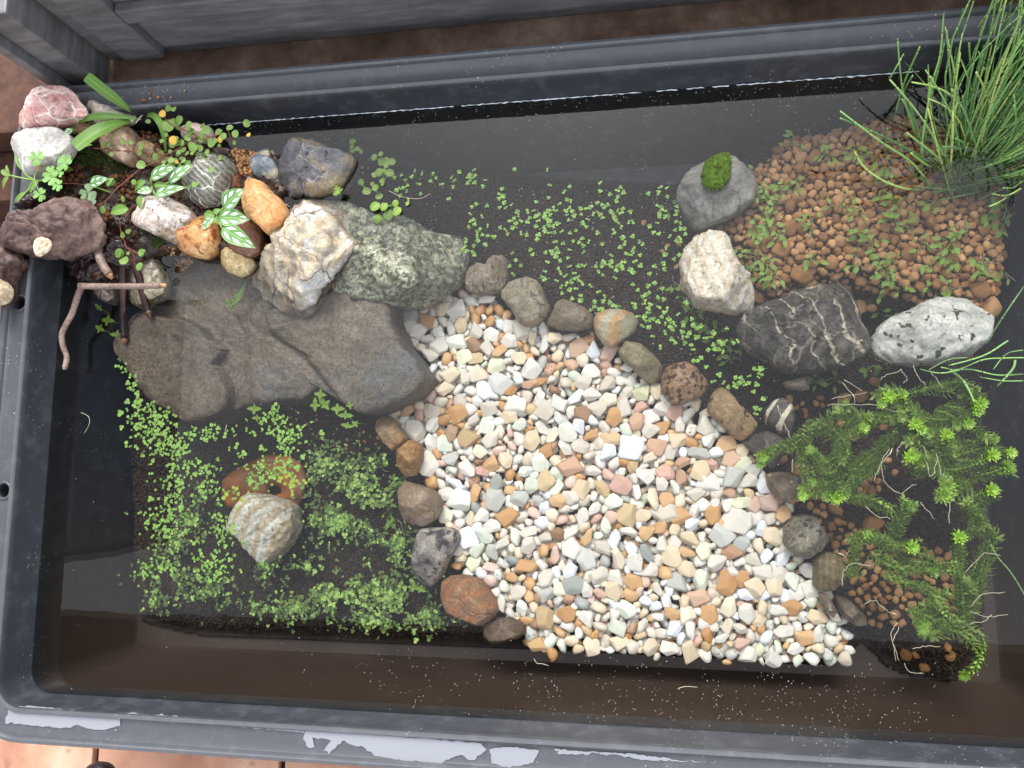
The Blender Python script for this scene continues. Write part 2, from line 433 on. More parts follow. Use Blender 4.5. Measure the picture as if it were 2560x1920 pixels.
# the brown boarded eave behind the photographer, mirrored in the near water
t = NT('eave_board'); nn_ = t.noise(6, 5); M_EAVE = t.fin(t.ramp(nn_, [(.3, srgb(104, 84, 70)), (.7, srgb(132, 110, 94))]), .7, None, .3)
t = NT('eave_batten'); M_BATT = t.fin(srgb(52, 44, 40), .7, None, .3)
eave = empty('eave', (0, -1.4, 2.3), 'brown boarded eave above the near side of the tub', 'eave'); eave['kind'] = 'structure'
def epart(nm, mt, *b):
    g = Geo(); box(g, *b, 0); o = g.obj(nm, mt, smooth=False); o.location = -eave.location; o.parent = eave
for i in range(7):
    xa_ = .93 - .62 * 5 + .62 * i; epart('board', M_EAVE, xa_ - .617, -.885, 2.3, xa_, -.60, 2.33)
epart('batten', M_BATT, .91, -.885, 2.27, .965, -.601, 2.299); epart('batten', M_BATT, -.215, -.885, 2.285, -.190, -.601, 2.299); epart('beam', M_BATT, -2.9, -.884, 2.331, 1.6, -.601, 2.37)
epart('fascia', M_BATT, -2.9, -.60, 2.24, 1.6, -.575, 2.36)
# a blue grey cabinet stands left of the tub and is mirrored in the water
t = NT('cabinet_paint'); M_CAB = t.fin(t.ramp(t.noise(8, 4), [(.3, srgb(104, 116, 138)), (.7, srgb(120, 132, 154))]), .45, None, .4)
t = NT('cabinet_trim'); M_CABT = t.fin(srgb(150, 158, 170), .4, None, .5)
cab = empty('cabinet', (-1.2, .08, 0), 'blue grey cabinet standing on the tiles left of the tub', 'cabinet')
def cpart(nm, mt, *b, bev=.004):
    g = Geo(); box(g, *b, bev); o = g.obj(nm, mt, smooth=False); o.location = -cab.location; o.parent = cab
cpart('body', M_CAB, -1.5, -.155, 0, -.95, .36, .95)
cpart('door', M_CAB, -.948, -.13, .30, -.936, .34, .93); cpart('door', M_CAB, -.948, -.13, .04, -.936, .34, .285)
cpart('trim', M_CABT, -.949, -.153, .02, -.940, -.142, .94); cpart('handle', M_CABT, -.934, -.10, .60, -.916, .02, .62)

# ------------------------------------------------------------------ the tub
def rrect(off, x0, x1, y0, y1, r0, seg=10):
    r = max(r0 + off, .004); pts = []
    for (cx, cy, a0) in ((x1 - r0, y1 - r0, 0), (x0 + r0, y1 - r0, 90), (x0 + r0, y0 + r0, 180), (x1 - r0, y0 + r0, 270)):
        for k in range(seg + 1):
            a = R(a0 + 90 * k / seg); pts.append((cx + math.cos(a) * r, cy + math.sin(a) * r))
    return pts
prof = [(-.020, .030), (-.017, .034), (-.006, .150), (-.004, .158), (-.0015, .192), (-.001, .1985), (0, .2), (.0022, .2005), (.0034, .199), (.0042, .1962),
        (.006, .1955), (.0185, .1955), (.0200, .1962), (.0208, .2), (.022, .2015), (.0240, .2013), (.0252, .199), (.0262, .182), (.0285, .181), (.0290, .179),
        (.0283, .178), (.0245, .178), (.0230, .192), (.0045, .192), (.003, .150), (-.008, .03), (-.010, .012)]
V = []; n_ = None
prof = [((.006 + (o_ - .006) * 1.2 if o_ > .006 else o_), z_) for o_, z_ in prof]
for off, z in prof:
    lp = rrect(off, IN_L, IN_R, IN_B, IN_T, .026); n_ = len(lp)
    for x, y in lp: V.append((x, y, z))
Fc = []; m_ = len(prof)
for i in range(m_ - 1):
    for k in range(n_): Fc.append((i * n_ + k, (i + 1) * n_ + k, (i + 1) * n_ + (k + 1) % n_, i * n_ + (k + 1) % n_))
Fc.append(tuple(range(n_))); Fc.append(tuple((m_ - 1) * n_ + k for k in range(n_))[::-1])
tub = mk('pond_tub', V, Fc, [M_TUB], smooth=True)
tag(tub, 'black plastic tub with a wide channelled rim holding the whole water garden', 'tub')
# drain holes through the left rim
cut = []
for hx, hy in (C1([(0, 0)]) and [(0 + 100 * .28933, 480 + 960 * .28933), (-3, 860 + 868 * .4218)]):
    c = P(hx, hy, RIM - .004)
    c.x = IN_L - .0125
    b = bmesh.new(); bmesh.ops.create_cone(b, cap_ends=True, segments=28, radius1=.0068, radius2=.0068, depth=.05)
    me = bpy.data.meshes.new('cut'); b.to_mesh(me); b.free(); o = bpy.data.objects.new('cut', me); COL.objects.link(o); o.location = c; cut.append(o)
bpy.context.view_layer.update()
for o in cut:
    md = tub.modifiers.new('b', 'BOOLEAN'); md.object = o; md.operation = 'DIFFERENCE'; md.solver = 'EXACT'
dg = bpy.context.evaluated_depsgraph_get(); me2 = bpy.data.meshes.new_from_object(tub.evaluated_get(dg)); tub.modifiers.clear(); tub.data = me2
for o in cut:
    r = []; 
    for i in range(28):
        a = 2 * math.pi * i / 28; r.append((o.location.x + math.cos(a) * .0078, o.location.y + math.sin(a) * .0078, RIM - .0042))
    v, f = tube(r + r[:1], .0013, 6, cap=False); q = mk('hole_collar', v, f, M_TUB); q.parent = tub
    hc = o.location.copy(); v, f = tube([(hc.x, hc.y, .150), (hc.x, hc.y, .1915)], .0086, 20, cap=False); n0 = len(v); v = list(v) + [(hc.x, hc.y, .150)]; f = list(f) + [(i, (i + 1) % 20, n0) for i in range(20)]; q = mk('added_hole_cup', v, f, M_TUB); q.parent = tub  # closed cup added under each hole so that it stays dark inside
    bpy.data.objects.remove(o)
tub.data.polygons.foreach_set('use_smooth', [True] * len(tub.data.polygons))
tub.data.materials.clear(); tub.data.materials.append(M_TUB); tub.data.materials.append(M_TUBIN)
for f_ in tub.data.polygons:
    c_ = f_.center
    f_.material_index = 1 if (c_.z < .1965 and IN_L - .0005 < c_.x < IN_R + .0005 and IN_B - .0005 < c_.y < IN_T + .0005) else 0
try:
    tub.data.set_sharp_from_angle(angle=R(38))
except Exception: pass

# ------------------------------------------------------------------ water
def mat_water():
    t = NT('pond_water'); fr = t.n('Fresnel', IOR=1.38)
    tr = t.n('BsdfTransparent', Color=(.97, .98, .965, 1)); gl = t.n('BsdfGlossy', Color=(1, 1, 1, 1), Roughness=.0)
    nz = t.noise(11, 3, .5); bm = t.bump(nz, .10, .0022); t.set(gl.inputs['Normal'], bm)
    mx = t.n('MixShader'); t.set(mx.inputs[0], fr.outputs[0]); t.t.links.new(tr.outputs[0], mx.inputs[1]); t.t.links.new(gl.outputs[0], mx.inputs[2])
    t.t.links.new(mx.outputs[0], t.out.inputs['Surface']); return t.m
lp = rrect(-.0046, IN_L, IN_R, IN_B, IN_T, .026)
wt = mk('water', [(x, y, ZW) for x, y in lp], [tuple(range(len(lp)))], mat_water(), smooth=False); tag(wt, kind='structure')

# ------------------------------------------------------------------ dark soil bed
SOIL = F([(285, 1335), (262, 1180), (240, 900), (250, 640), (560, 300), (850, 318), (1000, 352), (1180, 383), (1460, 398), (1640, 320), (1760, 282), (1950, 222), (2165, 320), (2190, 600), (2150, 780), (2120, 900), (2130, 1200), (2125, 1400), (2070, 1480), (1960, 1440), (1880, 1370), (1800, 1425), (1200, 1395), (900, 1385), (600, 1372), (400, 1362)])
ZB = .062
SOILW = [(P(a, b, ZB).x, P(a, b, ZB).y) for a, b in SOIL]
CLAY = F([(1625, 365), (1700, 296), (1850, 258), (1955, 232), (2060, 270), (2175, 360), (2188, 560), (2168, 640), (2150, 700), (2040, 650), (1900, 622), (1850, 605), (1750, 612), (1650, 650), (1610, 560), (1560, 520), (1510, 492), (1620, 440)])
ZCL = .118
CLAYW = [(P(a, b, ZCL).x, P(a, b, ZCL).y) for a, b in CLAY]
GRAV = F([(862, 700), (880, 675), (1000, 632), (1060, 640), (1110, 690), (1200, 715), (1290, 742), (1340, 790), (1430, 850), (1520, 885), (1600, 965), (1660, 1045), (1712, 1100), (1700, 1150), (1740, 1240), (1790, 1290), (1842, 1400), (1825, 1432), (1700, 1428), (1500, 1416), (1300, 1402), (1160, 1395), (1100, 1345), (1070, 1290), (990, 1222), (978, 1160), (945, 1050), (900, 1010), (880, 950), (830, 888), (925, 850), (938, 800), (905, 740)])
ZGR = .098
GRAVW = [(P(a, b, ZGR).x, P(a, b, ZGR).y) for a, b in GRAV]
MOUND = C1([(30, 900), (300, 640), (560, 690), (900, 730), (1300, 800), (1600, 850), (1900, 900), (2000, 1000), (2050, 1200), (1800, 1400), (1500, 1760), (1200, 1700), (1000, 1750), (750, 1950), (520, 1800), (250, 1500), (60, 1400)])
ZM = .172
MOUNDW = [(P(a, b, ZM).x, P(a, b, ZM).y) for a, b in MOUND]
def soil_h(x, y):
    """height of the dark soil at arrays x, y (world)"""
    d = edgedist(x, y, SOILW)
    h = .034 + np.clip(d / .03 + .2, 0, 1) * (ZB - .034)
    d2 = edgedist(x, y, CLAYW); h = np.maximum(h, .034 + np.clip(d2 / .05 + .75, 0, 1) ** 1 * (ZCL - .034 - .004))
    d3 = edgedist(x, y, GRAVW); h = np.maximum(h, .034 + np.clip(d3 / .03 + .6, 0, 1) * (ZGR - .034 - .012))
    return h
NX, NY = 300, 200
gx = np.linspace(IN_L + .022, IN_R - .022, NX); gy = np.linspace(IN_B + .022, IN_T - .022, NY)
GX, GY = np.meshgrid(gx, gy)
HH = soil_h(GX.ravel(), GY.ravel())
inside = (edgedist(GX.ravel(), GY.ravel(), SOILW) > -.012)
nzv = np.array([fbm((a * 30, b * 30, .7), 3) for a, b in zip(GX.ravel(), GY.ravel())])
HH = HH + nzv * .006 * (HH > .04)
HH[~inside] = .02
idx = np.arange(NX * NY).reshape(NY, NX)
q = np.stack([idx[:-1, :-1], idx[:-1, 1:], idx[1:, 1:], idx[1:, :-1]], -1).reshape(-1, 4)
q = q[inside[q].any(1)]
soil = mk('soil_bed', np.stack([GX.ravel(), GY.ravel(), HH], 1), q, M_BED); tag(soil, kind='structure')

# a chip or granule as a rounded polyhedron
def chip(sub, k, p=11, elong=(1, .78, .6), jit=.25, seed=0):
    r = np.random.RandomState(seed)
    b = bmesh.new(); bmesh.ops.create_icosphere(b, subdivisions=sub, radius=1)
    b.verts.index_update()
    v = np.array([x.co[:] for x in b.verts]); f = np.array([[x.index for x in fc.verts] for fc in b.faces]); b.free()
    nrm = r.normal(size=(k, 3)); nrm /= np.linalg.norm(nrm, axis=1)[:, None]
    for _ in range(30):                          # spread the planes
        d = nrm[:, None] - nrm[None]; l = (d ** 2).sum(-1) + np.eye(k) * 9
        nrm += .03 * (d / l[..., None] ** 1.5).sum(1); nrm /= np.linalg.norm(nrm, axis=1)[:, None]
    dd = 1 + r.uniform(-jit, jit, k)
    dots = np.maximum(v @ nrm.T, 0) / dd
    rad = ((dots ** p).sum(1) + 1e-9) ** (-1 / p)
    v = v * rad[:, None] * np.array(elong)
    v /= np.abs(v[:, 0]).max()
    return v, f
def rotz(v, a):
    c, s = np.cos(a), np.sin(a); return np.stack([v[..., 0] * c - v[..., 1] * s, v[..., 0] * s + v[..., 1] * c, v[..., 2]], -1)
def rotx(v, a):
    c, s = np.cos(a), np.sin(a); return np.stack([v[..., 0], v[..., 1] * c - v[..., 2] * s, v[..., 1] * s + v[..., 2] * c], -1)
def joined(name, items, shapes, mats, kind='stuff', label=None, cat=None, attr=None):
    """items: (x, y, z, size, angle, tilt, shape, mat)"""
    vs, fs, ms = [], [], []; b = 0
    for (x, y, z, s, a, tl, sh, mt) in items:
        v, f = shapes[sh]; vs.append(rotz(rotx(v * s, tl), a) + np.array([x, y, z])); fs.append(f + b); b += len(v); ms.append(np.full(len(f), mt))
    o = mk(name, np.concatenate(vs), np.concatenate(fs), mats, fmat=np.concatenate(ms).astype(np.int32))
    return tag(o, label, cat, kind=kind)
# granules of the dark soil
gs = [chip(1, 9, 9, (1, .9, .8), .2, s) for s in range(6)]
def mat_gran(name, c0, c1, rough=.85, spec=.25):
    t = NT(name); ge = t.n('NewGeometry')
    n = t.noise(500, 3, .7); c = t.ramp(ge.outputs['Random Per Island'], [(0, c0), (1, c1)])
    c = t.mix(.3, c, t.ramp(n, [(.35, (.3, .3, .3)), (.65, (.7, .7, .7))]), 'OVERLAY')
    return t.fin(c, rough, t.bump(n, .5, .0006), spec)
M_GRAN = mat_gran('soil_granule', srgb(36, 30, 25), srgb(72, 61, 52))
pts = []
sp = .0033
for i, x in enumerate(np.arange(gx[0], gx[-1], sp)):
    yy = np.arange(gy[0], gy[-1], sp * .87) + (i % 2) * sp * .43
    pts.append(np.stack([np.full(len(yy), x), yy], 1))
pts = np.concatenate(pts) + rs.uniform(-.0011, .0011, (sum(len(p) for p in pts), 2))
ed = edgedist(pts[:, 0], pts[:, 1], SOILW); keep = ed > rs.uniform(-.003, .004, len(pts))
keep &= edgedist(pts[:, 0], pts[:, 1], GRAVW) < .006
keep &= edgedist(pts[:, 0], pts[:, 1], CLAYW) < .012
pts = pts[keep]; hz = soil_h(pts[:, 0], pts[:, 1])
hz = hz + np.array([fbm((a * 30, b * 30, .7), 3) for a, b in pts]) * .006
print('granules', len(pts))
joined('soil_granules', [(p[0], p[1], h + .0003, rs.uniform(.0014, .0022), rs.uniform(0, 6.3), rs.uniform(0, 3), rs.randint(6), 0) for p, h in zip(pts, hz)],
       gs, [M_GRAN], label='fine dark aquarium soil granules covering the bed of the tub', cat='soil')
# ------------------------------------------------------------------ stones
S = srgb
m_pink = stone_mat('pink_marble', [S(150, 92, 88), S(186, 134, 126), S(212, 176, 168), S(206, 150, 142)], 45, veins=(S(232, 214, 204), 55, .06, .5), patch=(S(150, 120, 112), 60, .56, .66), bump=.5)
m_bluegrey = stone_mat('blue_grey_stone', [S(140, 132, 120), S(176, 172, 166), S(204, 204, 204)], 28, patch=(S(164, 140, 104), 26, .56, .66), veins=(S(226, 222, 214), 22, .03, .8), bump=.4)
m_white = stone_mat('white_brown_stone', [S(150, 138, 120), S(182, 172, 158), S(214, 208, 200)], 40, patch=(S(112, 94, 70), 40, .54, .62), bump=.6)
m_brown = stone_mat('mottled_brown_stone', [S(92, 72, 50), S(142, 116, 86), S(170, 148, 118)], 45, specks=(S(60, 46, 34), 160, .36), bump=.8)
m_tanl = stone_mat('tan_lumpy_stone', [S(112, 88, 70), S(160, 134, 110), S(190, 168, 146)], 38, patch=(S(134, 84, 52), 50, .58, .66), bump=.9, grain=.5)
m_pale = stone_mat('pale_pink_stone', [S(176, 150, 138), S(208, 188, 176), S(222, 206, 196)], 30, bump=.3)
m_veined = stone_mat('grey_veined_stone', [S(58, 60, 52), S(98, 98, 88), S(134, 134, 122)], 40, veins=(S(206, 204, 192), 34, .035, .9), bands=(-40, 26, .35, S(176, 172, 158), 5), bump=.6)
m_pinkwhite = stone_mat('pinkish_white_rock', [S(160, 144, 130), S(206, 194, 184), S(230, 222, 216)], 34, patch=(S(122, 104, 74), 22, .54, .62), bands=(70, 18, .3, S(170, 148, 132), 4), specks=(S(110, 98, 84), 220, .33), bump=.9)
m_orwet = stone_mat('wet_orange_stone', [S(140, 92, 52), S(180, 130, 80), S(206, 166, 118)], 30, specks=(S(130, 76, 38), 120, .4), patch=(S(226, 190, 140), 24, .56, .7), bump=.5, rough=.16)
m_orange = stone_mat('peach_orange_stone', [S(168, 124, 80), S(196, 152, 104), S(214, 182, 142)], 26, patch=(S(196, 138, 84), 30, .5, .6), veins=(S(178, 112, 60), 30, .02, .8), bump=.45, rough=.42)
m_redbrown = stone_mat('red_brown_stone', [S(84, 52, 38), S(112, 74, 56), S(126, 90, 70)], 30, bump=.5, rough=.4)
m_yellow = stone_mat('yellowish_stone', [S(134, 112, 74), S(170, 148, 106), S(190, 172, 132)], 30, veins=(S(206, 188, 144), 36, .03, .8), bump=.4)
m_blue = stone_mat('blue_white_stone', [S(62, 68, 74), S(112, 122, 132), S(182, 182, 168)], 50, patch=(S(176, 166, 128), 60, .54, .62), bump=.5)
m_dark = stone_mat('dark_grey_rock', [S(50, 50, 54), S(82, 82, 86), S(112, 106, 96)], 28, patch=(S(122, 108, 84), 24, .5, .6), veins=(S(140, 138, 134), 30, .02, .9), specks=(S(30, 26, 22), 70, .31), bump=.8)
m_tan = stone_mat('tan_folded_rock', [S(104, 96, 84), S(140, 132, 118), S(166, 158, 144), S(154, 140, 116)], 22, bands=(22, 9, .6, S(178, 158, 128), 5), patch=(S(172, 170, 168), 18, .54, .62), veins=(S(104, 88, 68), 18, .018, 1.0), bump=.9, grain=.4)
m_green = stone_mat('green_grey_rock', [S(90, 94, 82), S(126, 130, 110), S(152, 154, 132), S(172, 172, 152)], 60, patch=(S(76, 86, 80), 40, .58, .70), specks=(S(82, 88, 76), 190, .40), bump=1.2, grain=.8, fine=300)
m_slab = stone_mat('brown_grey_slab', [S(66, 57, 48), S(92, 80, 67), S(114, 101, 86)], 16, patch=(S(80, 82, 82), 9, .56, .68), specks=(S(124, 112, 90), 420, .35), bump=1.2, grain=.6, fine=300)
m_brow = stone_mat('brown_beige_stone', [S(104, 92, 78), S(134, 120, 104), S(154, 142, 126)], 34, specks=(S(88, 72, 56), 200, .36), veins=(S(176, 164, 150), 24, .03, .9), bump=.6)
m_cracked = stone_mat('beige_cracked_stone', [S(116, 106, 88), S(152, 142, 122), S(176, 166, 144)], 30, veins=(S(88, 88, 88), 44, .04, 1.1), patch=(S(160, 134, 96), 24, .58, .66), bump=.6)
m_dull = stone_mat('dull_brown_stone', [S(104, 94, 78), S(126, 114, 96), S(142, 130, 112)], 30, specks=(S(86, 70, 54), 160, .33), bump=.5)
m_striped = stone_mat('cream_striped_pebble', [S(156, 150, 126), S(180, 174, 150), S(196, 190, 168)], 26, bands=(25, 7, .8, S(186, 146, 98), .8), bump=.25, fine=700)
m_olive = stone_mat('olive_stone', [S(112, 102, 76), S(134, 124, 96), S(148, 138, 108)], 24, veins=(S(96, 82, 62), 26, .018, .9), bump=.3)
m_pitted = stone_mat('pitted_brown_stone', [S(122, 92, 68), S(150, 120, 92), S(170, 142, 114)], 40, specks=(S(74, 54, 40), 170, .40), bump=.9)
m_pitted2 = stone_mat('pitted_tan_stone', [S(122, 98, 70), S(152, 128, 96), S(172, 150, 118)], 32, specks=(S(70, 56, 42), 110, .36), patch=(S(160, 124, 80), 24, .56, .66), bump=.7)
m_slate = stone_mat('dark_slate', [S(54, 50, 48), S(74, 68, 64), S(92, 86, 80)], 30, bump=.5)
m_slatev = stone_mat('dark_slate_veined', [S(54, 50, 48), S(76, 70, 66), S(90, 84, 78)], 30, bands=(35, 8, .9, S(196, 188, 170), 1.5), lohi=(.8, .92), bump=.5)
m_half = stone_mat('grey_brown_stone', [S(84, 74, 64), S(112, 98, 84), S(134, 118, 100)], 26, patch=(S(156, 118, 84), 22, .5, .6), specks=(S(190, 180, 166), 120, .33), bump=.6)
m_greyc = stone_mat('grey_stone_pale_side', [S(100, 94, 82), S(126, 120, 106), S(140, 134, 120)], 40, patch=(S(184, 178, 162), 12, .54, .6), specks=(S(70, 64, 56), 260, .4), bump=.5)
m_str2 = stone_mat('brown_ribbed_stone', [S(98, 86, 62), S(122, 108, 80), S(136, 122, 92)], 30, bands=(10, 22, .5, S(90, 76, 56), 1.5), bump=.5)
m_amber = stone_mat('amber_stone', [S(122, 90, 52), S(152, 116, 72), S(174, 140, 96)], 22, bands=(80, 16, .5, S(126, 86, 48), 3), bump=.5)
m_tanb = stone_mat('tan_orange_stone', [S(118, 98, 74), S(150, 124, 92), S(172, 136, 96)], 36, patch=(S(186, 140, 96), 34, .54, .64), bump=.8)
m_craz = stone_mat('brown_crazed_stone', [S(108, 92, 76), S(138, 118, 98), S(154, 136, 118)], 24, veins=(S(98, 74, 54), 30, .03, 1.1), patch=(S(128, 120, 112), 20, .56, .66), bump=.45)
m_marb = stone_mat('dark_marbled_stone', [S(52, 52, 60), S(112, 108, 108), S(168, 160, 152), S(150, 124, 92)], 30, patch=(S(56, 56, 62), 38, .56, .64), specks=(S(62, 58, 58), 130, .38), bump=.8)
m_rust = stone_mat('rusty_brown_stone', [S(108, 82, 62), S(140, 106, 80), S(160, 128, 100)], 24, bands=(50, 8, .4, S(164, 106, 66), 3), veins=(S(92, 64, 46), 20, .02, 1.0), bump=.8)
m_murk = stone_mat('murky_stone', [S(70, 58, 46), S(94, 80, 64), S(140, 128, 112)], 34, bump=.6)
m_banded = stone_mat('banded_cream_rock', [S(186, 184, 170), S(206, 205, 193), S(218, 217, 208)], 20, bands=(30, 11, .75, S(176, 154, 120), 1.0), specks=(S(150, 140, 118), 300, .33), bump=.7)
m_grey = stone_mat('plain_grey_rock', [S(104, 102, 98), S(130, 128, 124), S(148, 146, 142)], 26, patch=(S(150, 138, 124), 36, .58, .7), veins=(S(96, 94, 90), 26, .02, 1.2), bump=.7)
m_cream = stone_mat('cream_white_layered_rock', [S(196, 186, 166), S(216, 209, 196), S(226, 222, 212)], 22, bands=(-18, 10, .4, S(188, 166, 132), 2.5), specks=(S(168, 148, 120), 260, .33), bump=.9)
m_blackv = stone_mat('black_rock_white_veins', [S(52, 49, 46), S(74, 70, 65), S(100, 94, 86)], 36, bands=(-24, 6.5, .85, S(172, 162, 144), 12), veins=(S(140, 132, 116), 15, .03, 1.2), specks=(S(44, 42, 40), 190, .36), bump=.9, grain=.6, lohi=(.93, 1.0))
m_whiteg = stone_mat('white_grey_rock', [S(150, 150, 144), S(196, 196, 190), S(216, 216, 210)], 24, bands=(95, 7, .4, S(136, 140, 138), 4), specks=(S(66, 58, 50), 110, .33), bump=.8)

stone('stone', C1([(130, 720), (150, 670), (200, 630), (290, 590), (380, 572), (440, 570), (480, 600), (500, 640), (545, 690), (555, 740), (470, 770), (390, 800), (300, 830), (230, 855), (190, 865), (150, 830), (125, 770)]), .212, .018, m_pink,
      'pink marbled stone sitting on the upper left corner of the tub rim', facets=3)
stone('stone', C1([(95, 950), (150, 880), (230, 850), (330, 840), (410, 845), (470, 880), (480, 940), (450, 1000), (380, 1060), (300, 1110), (240, 1165), (170, 1120), (120, 1060)]), .208, .018, m_bluegrey,
      'smooth pale blue grey stone on the rim just below the pink marbled stone', facets=3)
stone('stone', C1([(575, 700), (600, 675), (650, 672), (700, 700), (780, 715), (870, 735), (850, 790), (740, 805), (650, 815), (600, 790)]), .192, .016, m_white,
      'white stone with a brown end under the two strap leaves')
stone('stone', C1([(450, 800), (520, 765), (600, 795), (670, 830), (650, 880), (560, 900), (480, 870)]), .188, .018, m_brown,
      'small mottled brown stone between the pink stone and the long strap leaf')
stone('stone', C1([(770, 830), (830, 815), (870, 850), (900, 910), (905, 960), (880, 1030), (840, 1080), (790, 1050), (730, 1030), (680, 990), (680, 930), (700, 880)]), .186, .02, m_tanl,
      'tan lumpy stone crossed by a thin brown vine stem below the strap leaves')
stone('stone', C1([(930, 950), (980, 930), (1040, 960), (1080, 1010), (1040, 1070), (960, 1070), (905, 1020)]), .180, .018, m_brown,
      'small brown stone behind the round leaved vine, right of the tan lumpy stone')
stone('stone', C1([(1190, 840), (1280, 812), (1360, 820), (1380, 890), (1300, 920), (1200, 910)]), .180, .015, m_pale,
      'pale pinkish stone half hidden behind round vine leaves at the tub wall')
stone('stone', E5([(740, 420), (830, 330), (950, 320), (1060, 370), (1125, 440), (1120, 530), (1080, 640), (1010, 780), (900, 840), (780, 855), (700, 800), (630, 720), (660, 560), (690, 480)]), .183, .024, m_veined,
      'round dark grey stone with thin white veins beside the variegated leaves', facets=4)
stone('stone', E5([(90, 930), (180, 880), (250, 790), (380, 775), (520, 790), (640, 840), (700, 900), (710, 960), (680, 1080), (600, 1150), (540, 1205), (440, 1180), (300, 1110), (170, 1050), (110, 990)]), .186, .026, m_pinkwhite,
      'pinkish white rough stone with olive brown edges above the wet orange stone', facets=7, q=3)
stone('stone', E5([(500, 1200), (600, 1120), (690, 990), (850, 960), (985, 1000), (1010, 1130), (1005, 1230), (950, 1310), (850, 1370), (720, 1360), (600, 1290)]), .170, .024, m_orwet,
      'glossy wet orange stone under the small variegated leaf', facets=6)
stone('stone', E5([(1195, 505), (1240, 540), (1340, 580), (1440, 630), (1490, 710), (1580, 770), (1630, 850), (1645, 930), (1600, 1060), (1520, 1130), (1460, 1140), (1400, 1060), (1300, 990), (1250, 900), (1220, 780), (1225, 680), (1200, 600)]), .181, .024, m_orange,
      'long peach orange stone right of the white striped leaves', facets=6)
stone('stone', E5([(1200, 1040), (1320, 1010), (1420, 1060), (1430, 1180), (1400, 1320), (1300, 1365), (1180, 1350), (1110, 1290), (1120, 1150)]), .168, .02, m_redbrown,
      'red brown block stone beneath the lowest white striped leaf', q=3.4)
stone('stone', E5([(1010, 1330), (1100, 1270), (1170, 1290), (1230, 1350), (1340, 1380), (1358, 1440), (1290, 1530), (1210, 1565), (1100, 1520), (1010, 1460), (990, 1400)]), .163, .018, m_yellow,
      'small yellowish brown stone below the red brown block on the flat slab')
stone('stone', E5([(1330, 430), (1380, 360), (1400, 290), (1460, 275), (1520, 370), (1580, 460), (1590, 550), (1540, 610), (1460, 625), (1380, 590), (1330, 510)]), .168, .02, m_blue,
      'small blue and cream stone wedged left of the big dark grey rock')
stone('stone', E5([(1090, 560), (1160, 530), (1230, 580), (1230, 700), (1160, 720), (1090, 680)]), .17, .016, m_redbrown,
      'small brown stone wedged between the white veined grey stone and the orange one')
stone('rock', C3([(700, 540), (740, 420), (790, 320), (830, 260), (900, 262), (1000, 290), (1100, 330), (1220, 358), (1268, 398), (1240, 470), (1180, 560), (1120, 625), (980, 657), (820, 657), (740, 615)]), .160, .028, m_dark,
      'large dark grey rock with a pointed right end at the upper edge of the heap', 'rock', facets=6, rough=.05)
stone('rock', C3([(1120, 695), (1250, 720), (1380, 785), (1450, 820), (1550, 790), (1700, 830), (1760, 890), (1880, 880), (1960, 885), (1995, 1000), (1990, 1140), (1960, 1230), (1850, 1310), (1700, 1390), (1560, 1415), (1330, 1395), (1180, 1350), (1030, 1310), (1060, 1220), (1100, 1100), (1150, 1010), (1150, 900), (1110, 760)]), .130, .042, m_green,
      'large rough green grey speckled rock leading into the white gravel', 'rock', facets=7, rough=.07, freq=3.6, q=3.2, res=(150, 60))
stone('rock', C3([(500, 1210), (600, 1130), (640, 1070), (720, 1010), (728, 930), (765, 830), (780, 740), (850, 675), (960, 655), (1080, 665), (1125, 720), (1190, 752), (1262, 830), (1297, 910), (1270, 1010), (1200, 1110), (1110, 1225), (1020, 1340), (945, 1445), (870, 1492), (795, 1475), (700, 1412), (600, 1340), (530, 1275)]), .156, .04, m_tan,
      'large tan folded rock standing out of the water in the middle of the heap', 'rock', facets=6, rough=.06, strata=(30, 2.6, .07), res=(150, 60), q=3)
SL = C7([(105, 570), (112, 480), (150, 390), (240, 330), (300, 200), (330, 60), (420, -10), (640, 0), (860, 40), (1280, 200), (1500, 240), (1700, 300), (1700, 400), (1765, 540), (1850, 640), (1905, 735), (1840, 830), (1720, 880), (1640, 925), (1560, 948), (1470, 935), (1330, 820), (1270, 790), (1180, 862), (1050, 872), (850, 900), (740, 935), (640, 980), (510, 998), (400, 930), (280, 835), (180, 705)])
stone('rock', SL, 0.122, .020, m_slab, 'huge flat brown grey slab lying under water below the stone heap', 'rock', facets=0, rough=.022, freq=5, q=9, depth=.035, res=(330, 130),
      steps=((C7([(0, 540), (230, 345), (330, 372), (470, 385), (560, 430), (620, 500), (700, 556), (690, 595), (640, 650), (700, 720), (738, 790), (735, 860), (700, 925), (640, 1000), (500, 1040), (0, 1000)]), .012, .0022),
             (C7([(930, 350), (1280, 200), (1700, 290), (1950, 600), (1950, 800), (1560, 990), (1470, 950), (1330, 815), (1260, 720), (1190, 640), (1180, 590), (1040, 520), (960, 450)]), .009, .0022)))
stone('stone', D1([(1090, 770), (1110, 650), (1200, 550), (1300, 520), (1390, 610), (1445, 750), (1458, 880), (1400, 950), (1330, 970), (1250, 1028), (1150, 972), (1095, 870)]), .157, .014, m_cracked,
      'pale stone under the two dark twigs at the left end of the slab')
stone('stone', D1([(850, 790), (940, 700), (1030, 740), (1040, 940), (980, 978), (900, 950), (850, 880)]), .155, .014, m_brow,
      'small pale brown stone under the horizontal driftwood twig')
